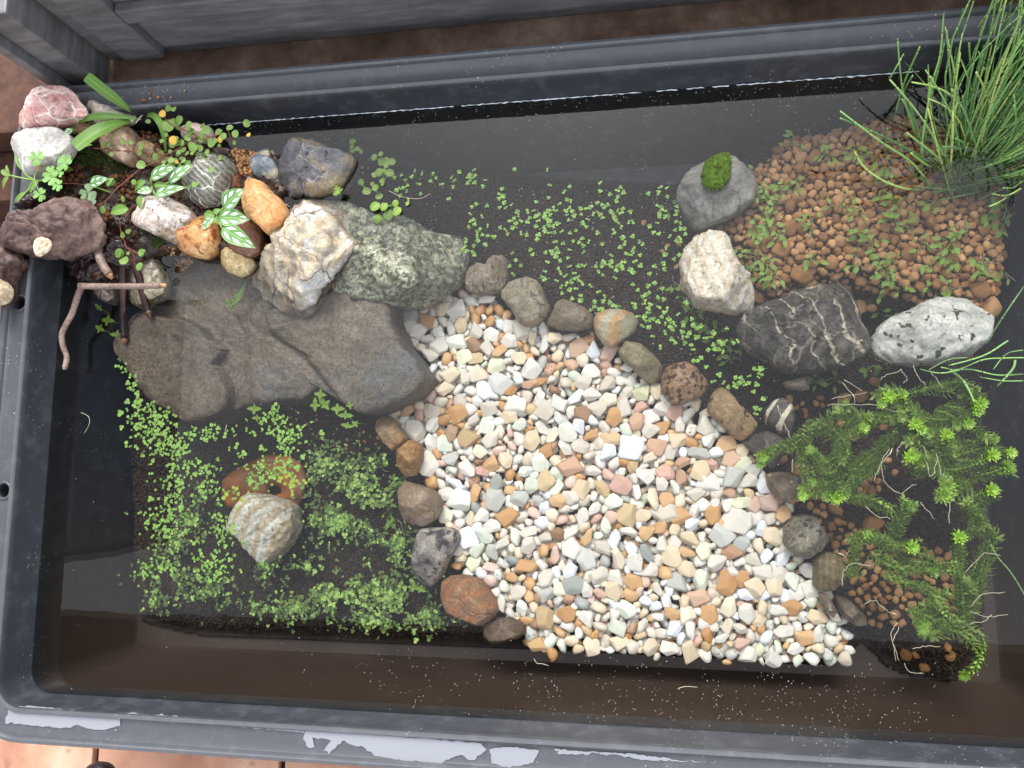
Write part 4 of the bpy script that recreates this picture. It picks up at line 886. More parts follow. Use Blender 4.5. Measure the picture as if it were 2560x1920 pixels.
extra = C4([(320, 1290, 44, 'o'), (425, 1360, 52, 'o'), (145, 850, 32, 'o'), (205, 850, 36, 'o'), (118, 880, 28, 'o'), (190, 960, 30, 'o'), (20, 735, 34, 'o'), (1725, 1430, 40, 'o')]) \
 + C5([(630, 435, 84, 'o'), (395, 610, 76, 'o'), (340, 262, 40, 'o'), (372, 305, 30, 'o'), (400, 285, 26, 'o'), (415, 320, 30, 'o'), (490, 255, 36, 'o'), (470, 285, 34, 'o'), (500, 290, 28, 'o'), (550, 390, 44, 'o'), (590, 380, 40, 'o'), (420, 345, 26, 'o'), (560, 800, 70, 'o'), (750, 870, 110, 'o'),
     (930, 1525, 60, 'o'), (975, 1520, 36, 'o'), (1040, 1590, 46, 'o'), (1130, 1520, 60, 'o'), (1110, 1470, 40, 'o'), (1000, 1250, 46, 'o'), (740, 1270, 46, 'o'), (800, 1325, 50, 'o'), (750, 1130, 40, 'o'), (600, 260, 60, 'o'), (680, 250, 60, 'o'), (750, 180, 50, 'o'), (1280, 870, 60, 'o'), (850, 620, 34, 'o'), (710, 690, 46, 'o'), (740, 710, 40, 'o'), (820, 560, 34, 'o'), (1040, 400, 44, 'o'), (800, 400, 44, 'o'), (300, 560, 60, 'o'), (425, 395, 44, 'o')])
citems = [t + (ZCL,) for t in scatter(HC, CLAYW, CLAY, ZCL, (27, 11), 40000, .40, lambda: 'o', spill=1)]
PATCH = C5([(420, 690), (560, 760), (620, 860), (740, 900), (760, 1010), (960, 960), (1100, 1000), (1240, 1120), (1260, 1300), (1180, 1340), (1000, 1290), (880, 1380), (760, 1380), (700, 1290), (620, 1200), (620, 1080), (530, 1000), (500, 900), (440, 830), (390, 770)])
PW = [(P(a, b, .07).x, P(a, b, .07).y) for a, b in PATCH]
ZP = .069
e2 = scatter(extra, PW, PATCH, ZP, (22, 11), 3000, .43, lambda: 'o')
P3 = C5([(640, 630), (780, 620), (860, 560), (880, 520), (820, 500), (780, 560), (660, 600)])
e2 += [t for t in scatter([], [(P(a, b, .07).x, P(a, b, .07).y) for a, b in C5([(650, 640), (780, 640), (790, 740), (700, 750), (650, 690)])], C5([(650, 640), (780, 640), (790, 740), (700, 750), (650, 690)]), ZP, (18, 12), 200, .45, lambda: 'o')]
P4 = E2([(900, 240), (1060, 230), (1130, 300), (1200, 420), (1400, 400), (1500, 440), (1560, 540), (1480, 600), (1300, 560), (1100, 470), (960, 380), (900, 320)])
e2 += [t for t in scatter([], [(P(a, b, .07).x, P(a, b, .07).y) for a, b in P4], P4, ZP, (12, 7), 110, .7, lambda: 'o')]
P5 = C3([(1240, 300), (1330, 300), (1530, 330), (1540, 350), (1350, 400), (1330, 480), (1250, 480)])
e2 += [t for t in scatter([], [(P(a, b, .07).x, P(a, b, .07).y) for a, b in P5], P5, ZP, (13, 8), 200, .6, lambda: 'o')]
def surf(x, y):
    h = float(soil_h(np.array([x]), np.array([y]))[0]); return h + fbm((x * 30, y * 30, .7), 3) * .006
e2 = [(x, y, s, c, a, b, surf(x, y) + s * .25) for x, y, s, c, a, b in e2]
allc = [(x, y, s, c, a, b, surf(x, y) + s * .25 + rs.uniform(0, .003)) for x, y, s, c, a, b, z in citems] + e2
allc.sort(key=lambda t: -t[2]); print('clay', len(allc)); cc = {}; lab = []
for i, (x, y, s, c, pa, pb, z) in enumerate(allc[:300]):
    si = rs.randint(len(cshapes))
    if si not in cc:
        v, f = cshapes[si]; o = mk('clay_granule', v * .5, f, M_CLAY); cc[si] = o.data; bpy.data.objects.remove(o)
    o = bpy.data.objects.new('clay_granule', cc[si]); COL.objects.link(o); o.location = (x, y, z)
    o.rotation_euler = (rs.uniform(-.4, .4), rs.uniform(-.4, .4), rs.uniform(0, 6.28)); o.scale = (s * 1.12,) * 3
    tag(o, None, 'clay granule', 'orange brown clay granules')
    sp_ = s / px(z); lab.append((o, ('big ' if sp_ > 33 else 'middling ' if sp_ > 25 else 'small ' if sp_ > 22 else 'tiny ') + ('oval ' if np.ptp(cshapes[si][0][:, 1]) < 1.62 else 'round ') + 'orange clay granule', pa, pb))
autolabel(lab)
rest = [(x, y, z, s * .57, rs.uniform(0, 6.3), rs.uniform(-.8, .8), rs.randint(8), 0) for x, y, s, c, a, b, z in allc[300:]]
under = scatter([], CLAYW, CLAY, ZCL, (16, 12), 20000, .42, lambda: 'o')
rest += [(x, y, surf(x, y) - .001, s * .6, rs.uniform(0, 6.3), rs.uniform(-.8, .8), rs.randint(8), 0) for x, y, s, c, a, b in under]
joined('small_clay_granules', rest, cl, [M_CLAY], label='small orange brown clay granules lying between the bigger ones', cat='clay granules')
# pale grit on the dark soil in the middle
GR = F([(860, 360), (1180, 390), (1480, 410), (1600, 760), (1500, 800), (1200, 640), (1000, 560), (900, 480)])
gr = []
for _ in range(900):
    a, b = rs.uniform(860 * 1.157, 1600 * 1.157), rs.uniform(350 * 1.157, 800 * 1.157)
    if inpoly([a], [b], GR)[0] and fbm((a * .008, b * .008, 1), 2) > -.05:
        p = P(a, b, ZB); gr.append((p.x, p.y, surf(p.x, p.y) + .0018, rs.uniform(.0004, .0010), rs.uniform(0, 6), 0, rs.randint(8), rs.choice([0, 1, 1])))
joined('grit', gr, cl, [M_CLAY, PM['c']], label='fine pale and rusty grit sprinkled over the dark soil', cat='grit')

# ------------------------------------------------------------------ mound of wet soil under the planted heap
n1, n2 = 150, 120
mx0, mx1 = min(p[0] for p in MOUNDW), max(p[0] for p in MOUNDW); my0, my1 = min(p[1] for p in MOUNDW), max(p[1] for p in MOUNDW)
GX, GY = np.meshgrid(np.linspace(mx0, mx1, n1), np.linspace(my0, my1, n2)); fx, fy = GX.ravel(), GY.ravel()
d = edgedist(fx, fy, MOUNDW)
hh = .07 + np.clip(d / .02, 0, 1) ** .7 * (ZM - .07) + np.array([fbm((a * 45, b * 45, 2.2), 4) for a, b in zip(fx, fy)]) * .012
ok_ = (d > 0) & (fx > IN_L + .002) & (fy < IN_T - .003); hh[~ok_] = .05
idx = np.arange(n1 * n2).reshape(n2, n1); q = np.stack([idx[:-1, :-1], idx[:-1, 1:], idx[1:, 1:], idx[1:, :-1]], -1).reshape(-1, 4); q = q[ok_[q].all(1)]
mo = mk('soil_mound', np.stack([fx, fy, hh], 1), q, M_WET); tag(mo, kind='structure')
def mz(x, y):
    d = float(edgedist(np.array([x]), np.array([y]), MOUNDW)[0]); return .07 + min(1, max(0, d / .02)) ** .7 * (ZM - .07) + fbm((x * 45, y * 45, 2.2), 4) * .012
gr = []
for poly, n in ((C1([(880, 710), (960, 720), (1060, 760), (1180, 830), (1180, 900), (1060, 940), (930, 950), (890, 880), (850, 780)]), 900), (C1([(430, 1060), (560, 1080), (520, 1180), (420, 1190)]), 260), (C1([(740, 1140), (880, 1150), (880, 1290), (760, 1300)]), 300), (C1([(650, 1350), (760, 1350), (740, 1440), (660, 1440)]), 60)):
    xs = [p[0] for p in poly]; ys = [p[1] for p in poly]
    for _ in range(n):
        a, b = rs.uniform(min(xs), max(xs)), rs.uniform(min(ys), max(ys))
        if inpoly([a], [b], poly)[0]:
            p = P(a, b, ZM); s = rs.uniform(.0018, .0036)
            if all((p.x - t[0]) ** 2 + (p.y - t[1]) ** 2 > (.8 * (s + t[3])) ** 2 for t in gr): gr.append((p.x, p.y, mz(p.x, p.y) + s * .5, s, rs.uniform(0, 6), rs.uniform(0, 3), rs.randint(8), 0))
cl2 = [chip(2, 12, 9, (1, .9, .8), .15, 500 + i) for i in range(8)]
joined('brown_granules', gr, cl2, [M_CLAYD], label='round brown soil granules packed between the plants of the heap', cat='soil granules')
gr = []
for _ in range(5200):
    a, b = rs.uniform(40, 760), rs.uniform(250, 700)
    if inpoly([a], [b], MOUND)[0] and fbm((a * .02, b * .02, 3), 2) > -.1:
        p = P(a, b, ZM); s = rs.uniform(.0005, .0019); gr.append((p.x, p.y, mz(p.x, p.y) + s * .3, s, rs.uniform(0, 6), rs.uniform(0, 3), rs.randint(8), 0 if rs.rand() < .8 else 1))
joined('soil_crumbs', gr, gs + cl[:2], [mat_clay('dark_crumb', [S(34, 24, 18), S(62, 44, 32), S(84, 62, 46)]), M_CLAYD], label='dark wet soil crumbs covering the planted mound', cat='soil crumbs')
# rusty crumbs around the little blue stone and crumbs along the waterline
gr = []
for poly, n in ((C3([(380, 320), (600, 260), (640, 320), (560, 380), (540, 500), (460, 500), (430, 400)]), 700), (E5([(440, 1240), (540, 1250), (600, 1360), (480, 1450), (430, 1380)]), 150), (C3([(560, 1100), (700, 980), (700, 1050), (620, 1180), (540, 1200)]), 220), (C3([(720, 220), (960, 250), (940, 290), (780, 260)]), 90)):
    xs = [p[0] for p in poly]; ys = [p[1] for p in poly]
    for _ in range(n):
        a, b = rs.uniform(min(xs), max(xs)), rs.uniform(min(ys), max(ys))
        if inpoly([a], [b], poly)[0]:
            p = P(a, b, ZM); s = rs.uniform(.0006, .0026) ; gr.append((p.x, p.y, max(mz(p.x, p.y), .15) + s * .4, s, rs.uniform(0, 6), rs.uniform(0, 3), rs.randint(8), rs.choice([0, 0, 1])))
joined('clay_crumbs', gr, cl, [M_CLAY, M_CLAYD], label='rusty brown clay crumbs caught between the stones of the heap', cat='clay crumbs')
# ------------------------------------------------------------------ plants
VEC = Vector
def pz(pt, z): return P(pt[0], pt[1], z)
L_STRAP = mat_leaf('strap_leaf', S(74, 112, 42), S(116, 154, 68), .45, .3, (*S(150, 190, 96)[:3], 1), 30)
L_VINE = mat_leaf('vine_leaf', S(96, 130, 60), S(134, 164, 86), .5, .35)
L_VINEY = mat_leaf('yellowed_leaf', S(196, 150, 60), S(226, 186, 84), .5, .35)
L_CLOVER = mat_leaf('clover_leaf', S(104, 146, 84), S(140, 184, 96), .5, .3, S(160, 196, 120))
L_CLOVERB = mat_leaf('dull_clover_leaf', S(106, 132, 108), S(126, 146, 104), .5, .25, S(140, 160, 130))
L_ROT = mat_leaf('round_water_leaf', S(94, 132, 40), S(138, 172, 62), .45, .35, S(170, 206, 96))
L_SPR = mat_leaf('sprout_leaf', S(96, 134, 48), S(146, 176, 74), .5, .35)
L_DUCK = mat_leaf('duckweed_leaf', S(66, 98, 38), S(116, 148, 72), .45, .2, scale=200)
L_DUCKS = mat_leaf('sunken_duckweed_leaf', S(50, 74, 30), S(122, 148, 78), .5, .2, scale=200)
L_DUCKY = mat_leaf('yellow_duckweed_leaf', S(104, 120, 42), S(130, 142, 56), .5, .2)
L_NEED = mat_leaf('needle_leaf', S(116, 150, 66), S(176, 198, 110), .5, .4, scale=90)
L_NEEDT = mat_leaf('needle_tip', S(112, 150, 58), S(150, 180, 78), .45, .3)
M_STEMG = mat_flat('green_stem', S(108, 138, 62), S(134, 160, 80), 100, .55, .1)
M_STEMR = mat_flat('red_stem', S(96, 52, 42), S(128, 78, 62), 100, .6, .2)
M_ROOT = mat_flat('white_root', S(176, 166, 142), S(206, 198, 178), 100, .6, .2)
def mat_pilea():
    t = NT('variegated_leaf'); uvn = t.n('UVMap', _uv_map='leaf'); sx = t.n('SeparateXYZ', i0=uvn.outputs[0])
    u = t.math('ABSOLUTE', sx.outputs[0]); v = sx.outputs[1]
    c = t.ramp(t.noise(80, 3), [(.3, S(76, 120, 58)), (.7, S(108, 152, 82))])
    # silver dashes between the side veins
    k = t.math('SINE', t.math('MULTIPLY', t.math('ADD', t.math('MULTIPLY', v, 1.0), t.math('MULTIPLY', u, -.35)), 21.0))
    band = t.math('MULTIPLY', t.step(u, .26, .34), t.math('SUBTRACT', 1.0, t.step(u, .64, .74)))
    wob = t.math('ADD', k, t.math('MULTIPLY', t.noise(160, 2), 1.2))
    m = t.math('MULTIPLY', t.math('MULTIPLY', band, t.step(wob, .3, .5)), t.math('MULTIPLY', t.step(v, .06, .14), t.math('SUBTRACT', 1.0, t.step(v, .86, .92))))
    c = t.mix(m, c, S(214, 228, 220))
    c = t.mix(t.math('MULTIPLY', t.math('SUBTRACT', 1.0, t.step(u, .01, .07)), .6), c, S(160, 186, 120))
    c = t.mix(t.math('MULTIPLY', t.step(u, .9, .98), .6), c, S(170, 200, 140))
    t.fin(c, .38, None, .5); tl = t.n('BsdfTranslucent', Color=c); mx = t.n('MixShader', i0=.2)
    t.t.links.new(t.b.outputs[0], mx.inputs[1]); t.t.links.new(tl.outputs[0], mx.inputs[2]); t.t.links.new(mx.outputs[0], t.out.inputs[0]); return t.m
L_PIL = mat_pilea()

# strap leaves
root = empty('strap_leaf_plant', P(*C1([(880, 765)])[0], .195), 'plant with four long flat strap leaves cut off at their ends above the stones', 'plant')
for a, b, w, za, zb, ar in (((848, 718), (560, 495), 62, .197, .235, .06), ((885, 768), (515, 778), 42, .198, .205, .10), ((845, 785), (490, 958), 92, .197, .222, .10)):
    A, B = pz(C1([a])[0], za), pz(C1([b])[0], zb); g = Geo(); g.add(*leaf(A, B, w * 1.3 * .3858 * px(.2), 'strap', ar, 14, .22)); g.obj('leaf', L_STRAP, root)
g = Geo(); pts = C1([(955, 745), (1000, 752), (1040, 800), (1065, 890), (1075, 985)]); w = 52 * .3858 * px(.2)
pp = spline([pz(p, z) for p, z in zip(pts, (.19, .203, .205, .198, .186))], 4)
V = []; U = []
for i, p in enumerate(pp):
    d = (pp[min(i + 1, len(pp) - 1)] - pp[max(i - 1, 0)]).normalized(); s = d.cross(VEC((0, 0, 1))).normalized(); t_ = i / (len(pp) - 1); ww = w / 2 * (.4 + .6 * math.sin(math.pi * min(1, t_ * .9 + .1)))
    for j in (-1, -.5, 0, .5, 1): V.append(p + s * ww * j + VEC((0, 0, .15 * ww * abs(j)))); U.append((j, t_))
g.add(V, [(i * 5 + j, i * 5 + j + 1, (i + 1) * 5 + j + 1, (i + 1) * 5 + j) for i in range(len(pp) - 1) for j in range(4)], U); g.obj('leaf', L_STRAP, root)
g = Geo(); 
for a, b in (((890, 770), (915, 775)), ((900, 772), (880, 800)), ((905, 765), (925, 745))): g.add(*tube([pz(C1([a])[0], .194), pz(C1([b])[0], .192)], .0006, 5))
g.obj('root', M_ROOT, root)

# round leaved creeping vine
root = empty('creeping_vine', P(*C1([(1100, 950)])[0], .19), 'creeping vine with thin red brown stems and many small round green leaves', 'plant')
vines = [C1([(610, 962), (700, 968), (780, 978), (900, 985), (1030, 1005), (1110, 990), (1180, 950), (1260, 900), (1400, 885)]), C1([(1120, 1010), (1050, 1040), (960, 1070), (880, 1120), (810, 1180), (760, 1220), (700, 1290), (650, 1330), (580, 1410), (520, 1490)]),
         C1([(1050, 730), (1090, 790), (1160, 830), (1240, 860), (1320, 900), (1390, 880), (1450, 870)]), C1([(860, 1340), (800, 1430), (780, 1470), (800, 1560), (850, 1620), (900, 1645)]), D1([(1075, 400), (1090, 470), (1150, 535), (1165, 590), (1130, 590)]), C1([(1300, 900), (1240, 960), (1200, 1010), (1130, 1040)]), C1([(1300, 1040), (1330, 1085), (1370, 1110), (1390, 1105)]),
         C1([(1480, 850), (1500, 910), (1520, 940)]), D1([(0, 465), (60, 480), (160, 492), (260, 520)]), C1([(400, 1190), (480, 1190), (560, 1200)])]
zl = [.200, .204, .203, .186, .188, .198, .2, .192, .206, .2]
for v, z0 in zip(vines, zl):
    g = Geo(); g.add(*tube(spline([pz(p, z0 + .003 * math.sin(i * 1.7)) for i, p in enumerate(v)], 4), .00055, 5)); g.obj('stem', M_STEMR, root)
VL = C1([(1095, 815, 46), (1165, 780, 34), (1225, 810, 28), (1092, 705, 26), (1128, 708, 22), (1125, 790, 26), (920, 945, 32), (915, 1070, 34), (905, 990, 22), (1415, 860, 30), (1450, 884, 26), (1490, 830, 26), (1527, 868, 28), (1600, 800, 28), (1370, 930, 30), (1255, 958, 33), (1215, 895, 24), (1310, 885, 20), (1340, 845, 32), (1345, 985, 20),
         (1185, 925, 18), (1110, 1040, 24), (1190, 1045, 20), (1270, 1195, 32), (1220, 1212, 15), (540, 1350, 36), (670, 1360, 28), (610, 1355, 22), (428, 1510, 36), (488, 1507, 28), (797, 1522, 24), (834, 1500, 22), (778, 1640, 33), (920, 1640, 30), (832, 1642, 14), (20, 1560, 26), (165, 1590, 28), (720, 1180, 30), (700, 936, 26), (665, 930, 18), (1010, 1015, 26), (725, 1000, 16),
         (1150, 815, 22), (1250, 990, 20), (1285, 950, 16), (1160, 985, 18), (1105, 985, 18), (960, 790, 20), (1230, 870, 22), (1400, 910, 18), (1280, 1000, 18), (1330, 900, 16), (1060, 1075, 18), (1100, 1075, 22), (1520, 925, 16), (800, 1290, 22), (870, 1180, 20), (800, 920, 20), (850, 925, 18), (1375, 1100, 26)]) \
   + D1([(1030, 530, 48), (1076, 595, 48), (1230, 525, 38), (1210, 646, 42), (1110, 532, 18)])
def vleaf(x, y, r, mat, z=None, root=root):
    a = rs.uniform(0, 6.28); z = z if z else .203 + rs.uniform(-.005, .006); rr = r * px(z) * 1.06
    d = VEC((math.cos(a), math.sin(a), rs.uniform(-.35, .35))).normalized(); c = P(x, y, z)
    side = VEC((rs.uniform(-.3, .3), rs.uniform(-.3, .3), 1)).normalized()
    g = Geo(); g.add(*leaf(c - d * rr, c + d * rr, rr * 1.85, 'round', .06, 8, .12, 2, up=side)); g.obj('leaf', mat, root)
for x, y, r in VL: vleaf(x, y, r, L_VINE, .192 if y > 530 else None)
for _ in range(46):
    x, y = C1([(rs.uniform(1040, 1450), rs.uniform(790, 1090))])[0]; vleaf(x, y, rs.uniform(5, 10), L_VINE, rs.uniform(.196, .205))
for x, y, r in C1([(1055, 738, 28), (1125, 910, 32), (1432, 903, 26), (1612, 875, 18), (1145, 1050, 14)]): vleaf(x, y, r, L_VINEY)

# clovers
def clover(pts, label, mat, zb, z):
    root = empty('clover', P(*pts[0][:2], zb), label, 'clover')
    for x, y, r, a0 in pts:
        c = P(x, y, z + rs.uniform(-.003, .004)); rr = r * px(z)
        for k in range(3):
            a = R(a0 + 120 * k); d = VEC((math.cos(a), math.sin(a), rs.uniform(-.1, .25)))
            g = Geo(); V, Fc, U = leaf(c, c + d * rr * .97, rr * 1.15, 'heart', .04, 7, .1, 3, notch=.28); g.add(V, Fc, U); g.obj('leaf', mat, root)
        g = Geo(); base = P(pts[0][0] + 20, pts[0][1] + 20, zb); g.add(*tube(spline([base, (base + c) / 2 + VEC((0, 0, .01)), c], 4), .00045, 5)); g.obj('stem', M_STEMG, root)
clover([p[:2] + (p[2], p[3]) for p in [(0 + 565 * .28933, 160 + 850 * .28933, 27, 20), (450 * .28933, 160 + 985 * .28933, 27, 60), (515 * .28933, 160 + 940 * .28933, 18, 200), (440 * .28933, 160 + 945 * .28933, 24, 100), (500 * .28933, 160 + 1050 * .28933, 20, 310)]],
       'clover with bright three part leaves over the pale blue grey stone', L_CLOVER, .19, .225)
clover([(320 * .28933, 160 + 815 * .28933, 25, 150), (350 * .28933, 160 + 1130 * .28933, 22, 300)], 'small clover leaning over the left end of the pale blue grey stone', L_CLOVER, .2, .226)
clover([(765 * .28933, 160 + 1110 * .28933, 28, 80), (780 * .28933, 160 + 1190 * .28933, 26, 250)], 'dull grey green clover beside the driftwood', L_CLOVERB, .19, .205)
clover([(565 * .28933, 160 + 845 * .28933, 26, 0)], 'greyish clover leaf just right of the bright clover', L_CLOVERB, .19, .218)

# variegated plants
def pil(name, label, leaves, z, extra=(), base=None):
    base = base or leaves[0][0]; root = empty(name, P(*base, z - .015), label, 'plant')
    for a, b, w in leaves:
        A, B = P(*a, z), P(*b, z + rs.uniform(-.002, .005)); g = Geo(); g.add(*leaf(A, B, w * px(z), 'ovate', .07, 12, .14, 3)); g.obj('leaf', L_PIL, root)
        g = Geo(); g.add(*tube(spline([P(*base, z - .008), (P(*base, z - .004) + A) / 2, A], 3), .0009, 6)); g.obj('stem', M_STEMG, root)
    for a, b, w in extra:
        A, B = P(*a, z), P(*b, z - .002); g = Geo(); g.add(*leaf(A, B, w * px(z), 'ovate', .1, 8, .3, 2)); g.obj('leaf', L_STRAP, root)
q = lambda a, b, w: (E5([a])[0], E5([b])[0], w * .25316)
pil('variegated_plant', 'plant with silver striped green leaves left of the white veined round stone', [q((305, 575), (555, 465), 150), q((478, 622), (722, 440), 140), q((345, 740), (662, 665), 125), q((320, 690), (165, 715), 100)], .206, [q((255, 600), (150, 700), 90), q((215, 740), (200, 885), 80), q((340, 650), (490, 640), 70)], E5([(315, 650)])[0])
pil('variegated_plant', 'plant with three large silver striped leaves over the orange stones', [q((1022, 870), (1230, 680), 215), q((972, 965), (1282, 985), 205), q((1008, 1065), (1342, 1268), 200), q((925, 950), (812, 1092), 105)], .208, [q((930, 940), (830, 930), 90), q((925, 930), (1000, 880), 70), q((940, 960), (1000, 1040), 70)], E5([(950, 955)])[0])
q = lambda a, b, w: (C2([a])[0], C2([b])[0], w * .28933)
pil('variegated_plant', 'small plant with one striped leaf between the clover and the striped leaf plant', [q((775, 1045), (940, 990), 120)], .208, [q((930, 1060), (985, 985), 60), q((1115, 1255), (955, 1290), 110)], C2([(960, 1110)])[0])
pil('variegated_plant', 'tiny striped sprout at the left tip of the broad strap leaf', [q((625, 560), (560, 630), 80)], .21, [q((650, 700), (800, 700), 90), q((690, 640), (735, 600), 50)], C2([(640, 600)])[0])
root = empty('seedling', P(*C2([(290, 1030)])[0], .2), 'lanky seedling with drooping green leaves hanging over the left rim of the tub', 'plant')
for v in ([(330, 1010), (210, 990), (95, 965)], [(320, 1015), (230, 960), (185, 900)], [(300, 1020), (240, 1100), (180, 1160)], [(300, 1020), (400, 1000), (480, 980)]):
    g = Geo(); g.add(*tube(spline([pz(p, .215) for p in C2(v)], 4), .0009, 6)); g.obj('stem', M_STEMG, root)
for a, b, w in (((95, 965), (10, 920), 60), ((80, 960), (30, 1090), 50), ((190, 915), (150, 740), 50), ((230, 1100), (120, 1245), 55), ((340, 1000), (250, 1140), 80), ((85, 940), (60, 870), 30)):
    A, B = pz(C2([a])[0], .216), pz(C2([b])[0], .212); g = Geo(); g.add(*leaf(A, B, w * .28933 * px(.21), 'ovate', .1, 7, .25, 2)); g.obj('leaf', L_VINE, root)

# round leaved sprigs
def rosette(pts, label, z, group='round leaved sprigs', zb=None, mat=None):
    root = empty('water_sprig', P(*pts[0][:2], zb or z - .02), label, 'plant', group)
    g = Geo()
    for (x, y, r) in pts:
        c = P(x, y, z + rs.uniform(-.003, .002)); rr = r * px(z); a0 = rs.uniform(0, 90)
        for k in range(4):
            a = R(a0 + 90 * k); l = rr * rs.uniform(.9, 1.25) * (1 if k % 2 else .75); d = VEC((math.cos(a), math.sin(a), rs.uniform(-.1, .3)))
            gg = Geo(); gg.add(*leaf(c + d * rr * .05, c + d * l, l * .58, 'ovate', .05, 7, .15, 2)); gg.obj('leaf', mat or L_ROT, root)
        g.add(*tube([c, c + VEC((rs.uniform(-.004, .004), rs.uniform(-.004, .004), -.02))], .0006, 5))
    g.obj('stem', M_STEMG, root)
def sprig1(pts, label, z):
    root = empty('water_sprig', P(*pts[0][:2], z - .02), label, 'plant', 'round leaved sprigs'); last = None; g = Geo()
    for (x, y, r) in pts:
        c = P(x, y, z + rs.uniform(-.003, .003)); rr = r * px(z); a = rs.uniform(0, 6.3); d = VEC((math.cos(a), math.sin(a), rs.uniform(-.3, .3)))
        gg = Geo(); gg.add(*leaf(c - d * rr, c + d * rr, rr * 1.7, 'round', .06, 7, .14, 2)); gg.obj('leaf', L_ROT, root)
        if last is not None and (last - c).length < .03: g.add(*tube([last + VEC((0, 0, -.001)), c + VEC((0, 0, -.001))], .0005, 5))
        last = c
    if g.v: g.obj('stem', M_STEMG, root)
sprig1(C3([(1222, 262, 28), (1216, 296, 18), (1222, 322, 26), (1255, 312, 22), (1280, 330, 18)]), 'small sprig of round leaves standing at the upper soil edge by the grey rock', .15)
sprig1(C3([(1418, 345, 22), (1372, 370, 28), (1425, 400, 36), (1490, 402, 34), (1455, 425, 26), (1405, 475, 36), (1372, 490, 24), (1478, 478, 36), (1425, 532, 26), (1455, 385, 24)]), 'upper clump of bright round leaves right of the pointed dark rock', .155)
sprig1(C3([(1280, 540, 28), (1320, 605, 34), (1380, 580, 30), (1405, 640, 30), (1360, 555, 20)]), 'middle clump of round leaves right of the pointed dark rock', .155)
sprig1(C3([(1378, 710, 42), (1440, 712, 36), (1520, 688, 30), (1530, 742, 38), (1470, 768, 44), (1395, 795, 36), (1600, 690, 18)]), 'large round leaves floating above the green grey rock', .163)
rosette(C7([(1235, 820, 42), (1205, 885, 44), (1265, 880, 50)]), 'bright cross leaved sprig at the lower edge of the slab, nearer the middle', .150)
rosette(C7([(1335, 905, 46), (1385, 945, 40), (1395, 1005, 34), (1440, 995, 30), (1410, 885, 30)]), 'bright cross leaved sprig just right of another at the slab edge', .150)
rosette(C7([(845, 905, 44), (862, 960, 30), (955, 930, 30)]), 'single cross leaved sprig below the left part of the slab', .145)
rosette(D1([(935, 1110, 75), (1015, 1235, 60), (870, 1180, 60), (860, 1000, 48)]), 'bright broad leaved sprig beneath the dark driftwood twigs', .150, mat=L_ROT)
rosette(D1([(1040, 1440, 36), (1080, 1420, 26)]), 'tiny sprig left of the slab edge below the twigs', .14)
rosette(E2([(1690, 1310, 36), (1730, 1320, 34)]), 'small sprig left of the marbled border stone', .12)
rosette(E5([(1450, 1240, 26), (1440, 1300, 24)]), 'tiny green sprout in the dark gap left of the tan folded rock', .17)
# fine feathery tufts
def tuft(c, r, n, label, z, mat, cat='plant', sz=.0007):
    root = empty('feathery_tuft', P(*c, z - .01), label, cat); g = Geo(); cc_ = P(*c, z)
    for k in range(n):
        a = rs.uniform(0, 6.28); d = VEC((math.cos(a), math.sin(a), rs.uniform(.0, .5))); l = r * px(z) * rs.uniform(.6, 1.05); g.add(*leaf(cc_, cc_ + d * l, sz, 'needle', -.08, 4, .1, 1))
    g.obj('foliage', mat, root); g = Geo(); g.add(*tube([cc_, cc_ - VEC((0, 0, .012))], .0006, 5)); g.obj('stem', M_STEMG, root)
tuft(C3([(1115, 600)])[0], 17, 34, 'small needle leaved tuft at the lower right corner of the dark grey rock', .172, L_NEED, sz=.0011)
root = empty('feathery_tuft', P(*C3([(430, 1350)])[0], .15), 'wispy green strand lying on the slab below the yellowish stone', 'plant'); g = Geo()
for k in range(9):
    t0 = k / 8; a = C3([(490 - 40 * t0, 1200 + 110 * t0)])[0]; b = C3([(440 - 80 * t0 + rs.uniform(-30, 30), 1330 + 60 * t0 + rs.uniform(-30, 30))])[0]; e = C3([(370 + rs.uniform(-40, 60), 1370 + rs.uniform(-30, 60))])[0]
    g.add(*tube(spline([P(*a, .156), P(*b, .158), P(*e, .156)], 4), .0005, 5))
g.obj('foliage', L_STRAP, root)

# moss and liverwort on the mound
g = Geo()
for cx_, cy_, rr_, n in ((245, 390, 42, 900), (300, 420, 30, 400), (205, 405, 22, 300), (395, 640, 16, 160), (400, 610, 18, 200), (520, 250, 16, 60), (470, 345, 20, 140)):
    for _ in range(n):
        a = rs.uniform(0, 6.28); r_ = rr_ * rs.rand() ** .6; p = P(cx_ + math.cos(a) * r_, cy_ + math.sin(a) * r_ * .7, .172); p.z = max(mz(p.x, p.y), .155)
        d = VEC((rs.normal() * .5, rs.normal() * .5, 1)).normalized(); g.add(*leaf(p, p + d * rs.uniform(.0015, .004), .0008, 'needle', n=2, m=1))
tag(g.obj('moss_patch', mat_leaf('dark_moss', S(44, 60, 22), S(96, 120, 46), .8, .2)), 'dark green moss growing on the wet soil between the stones of the heap', 'moss', kind='stuff')
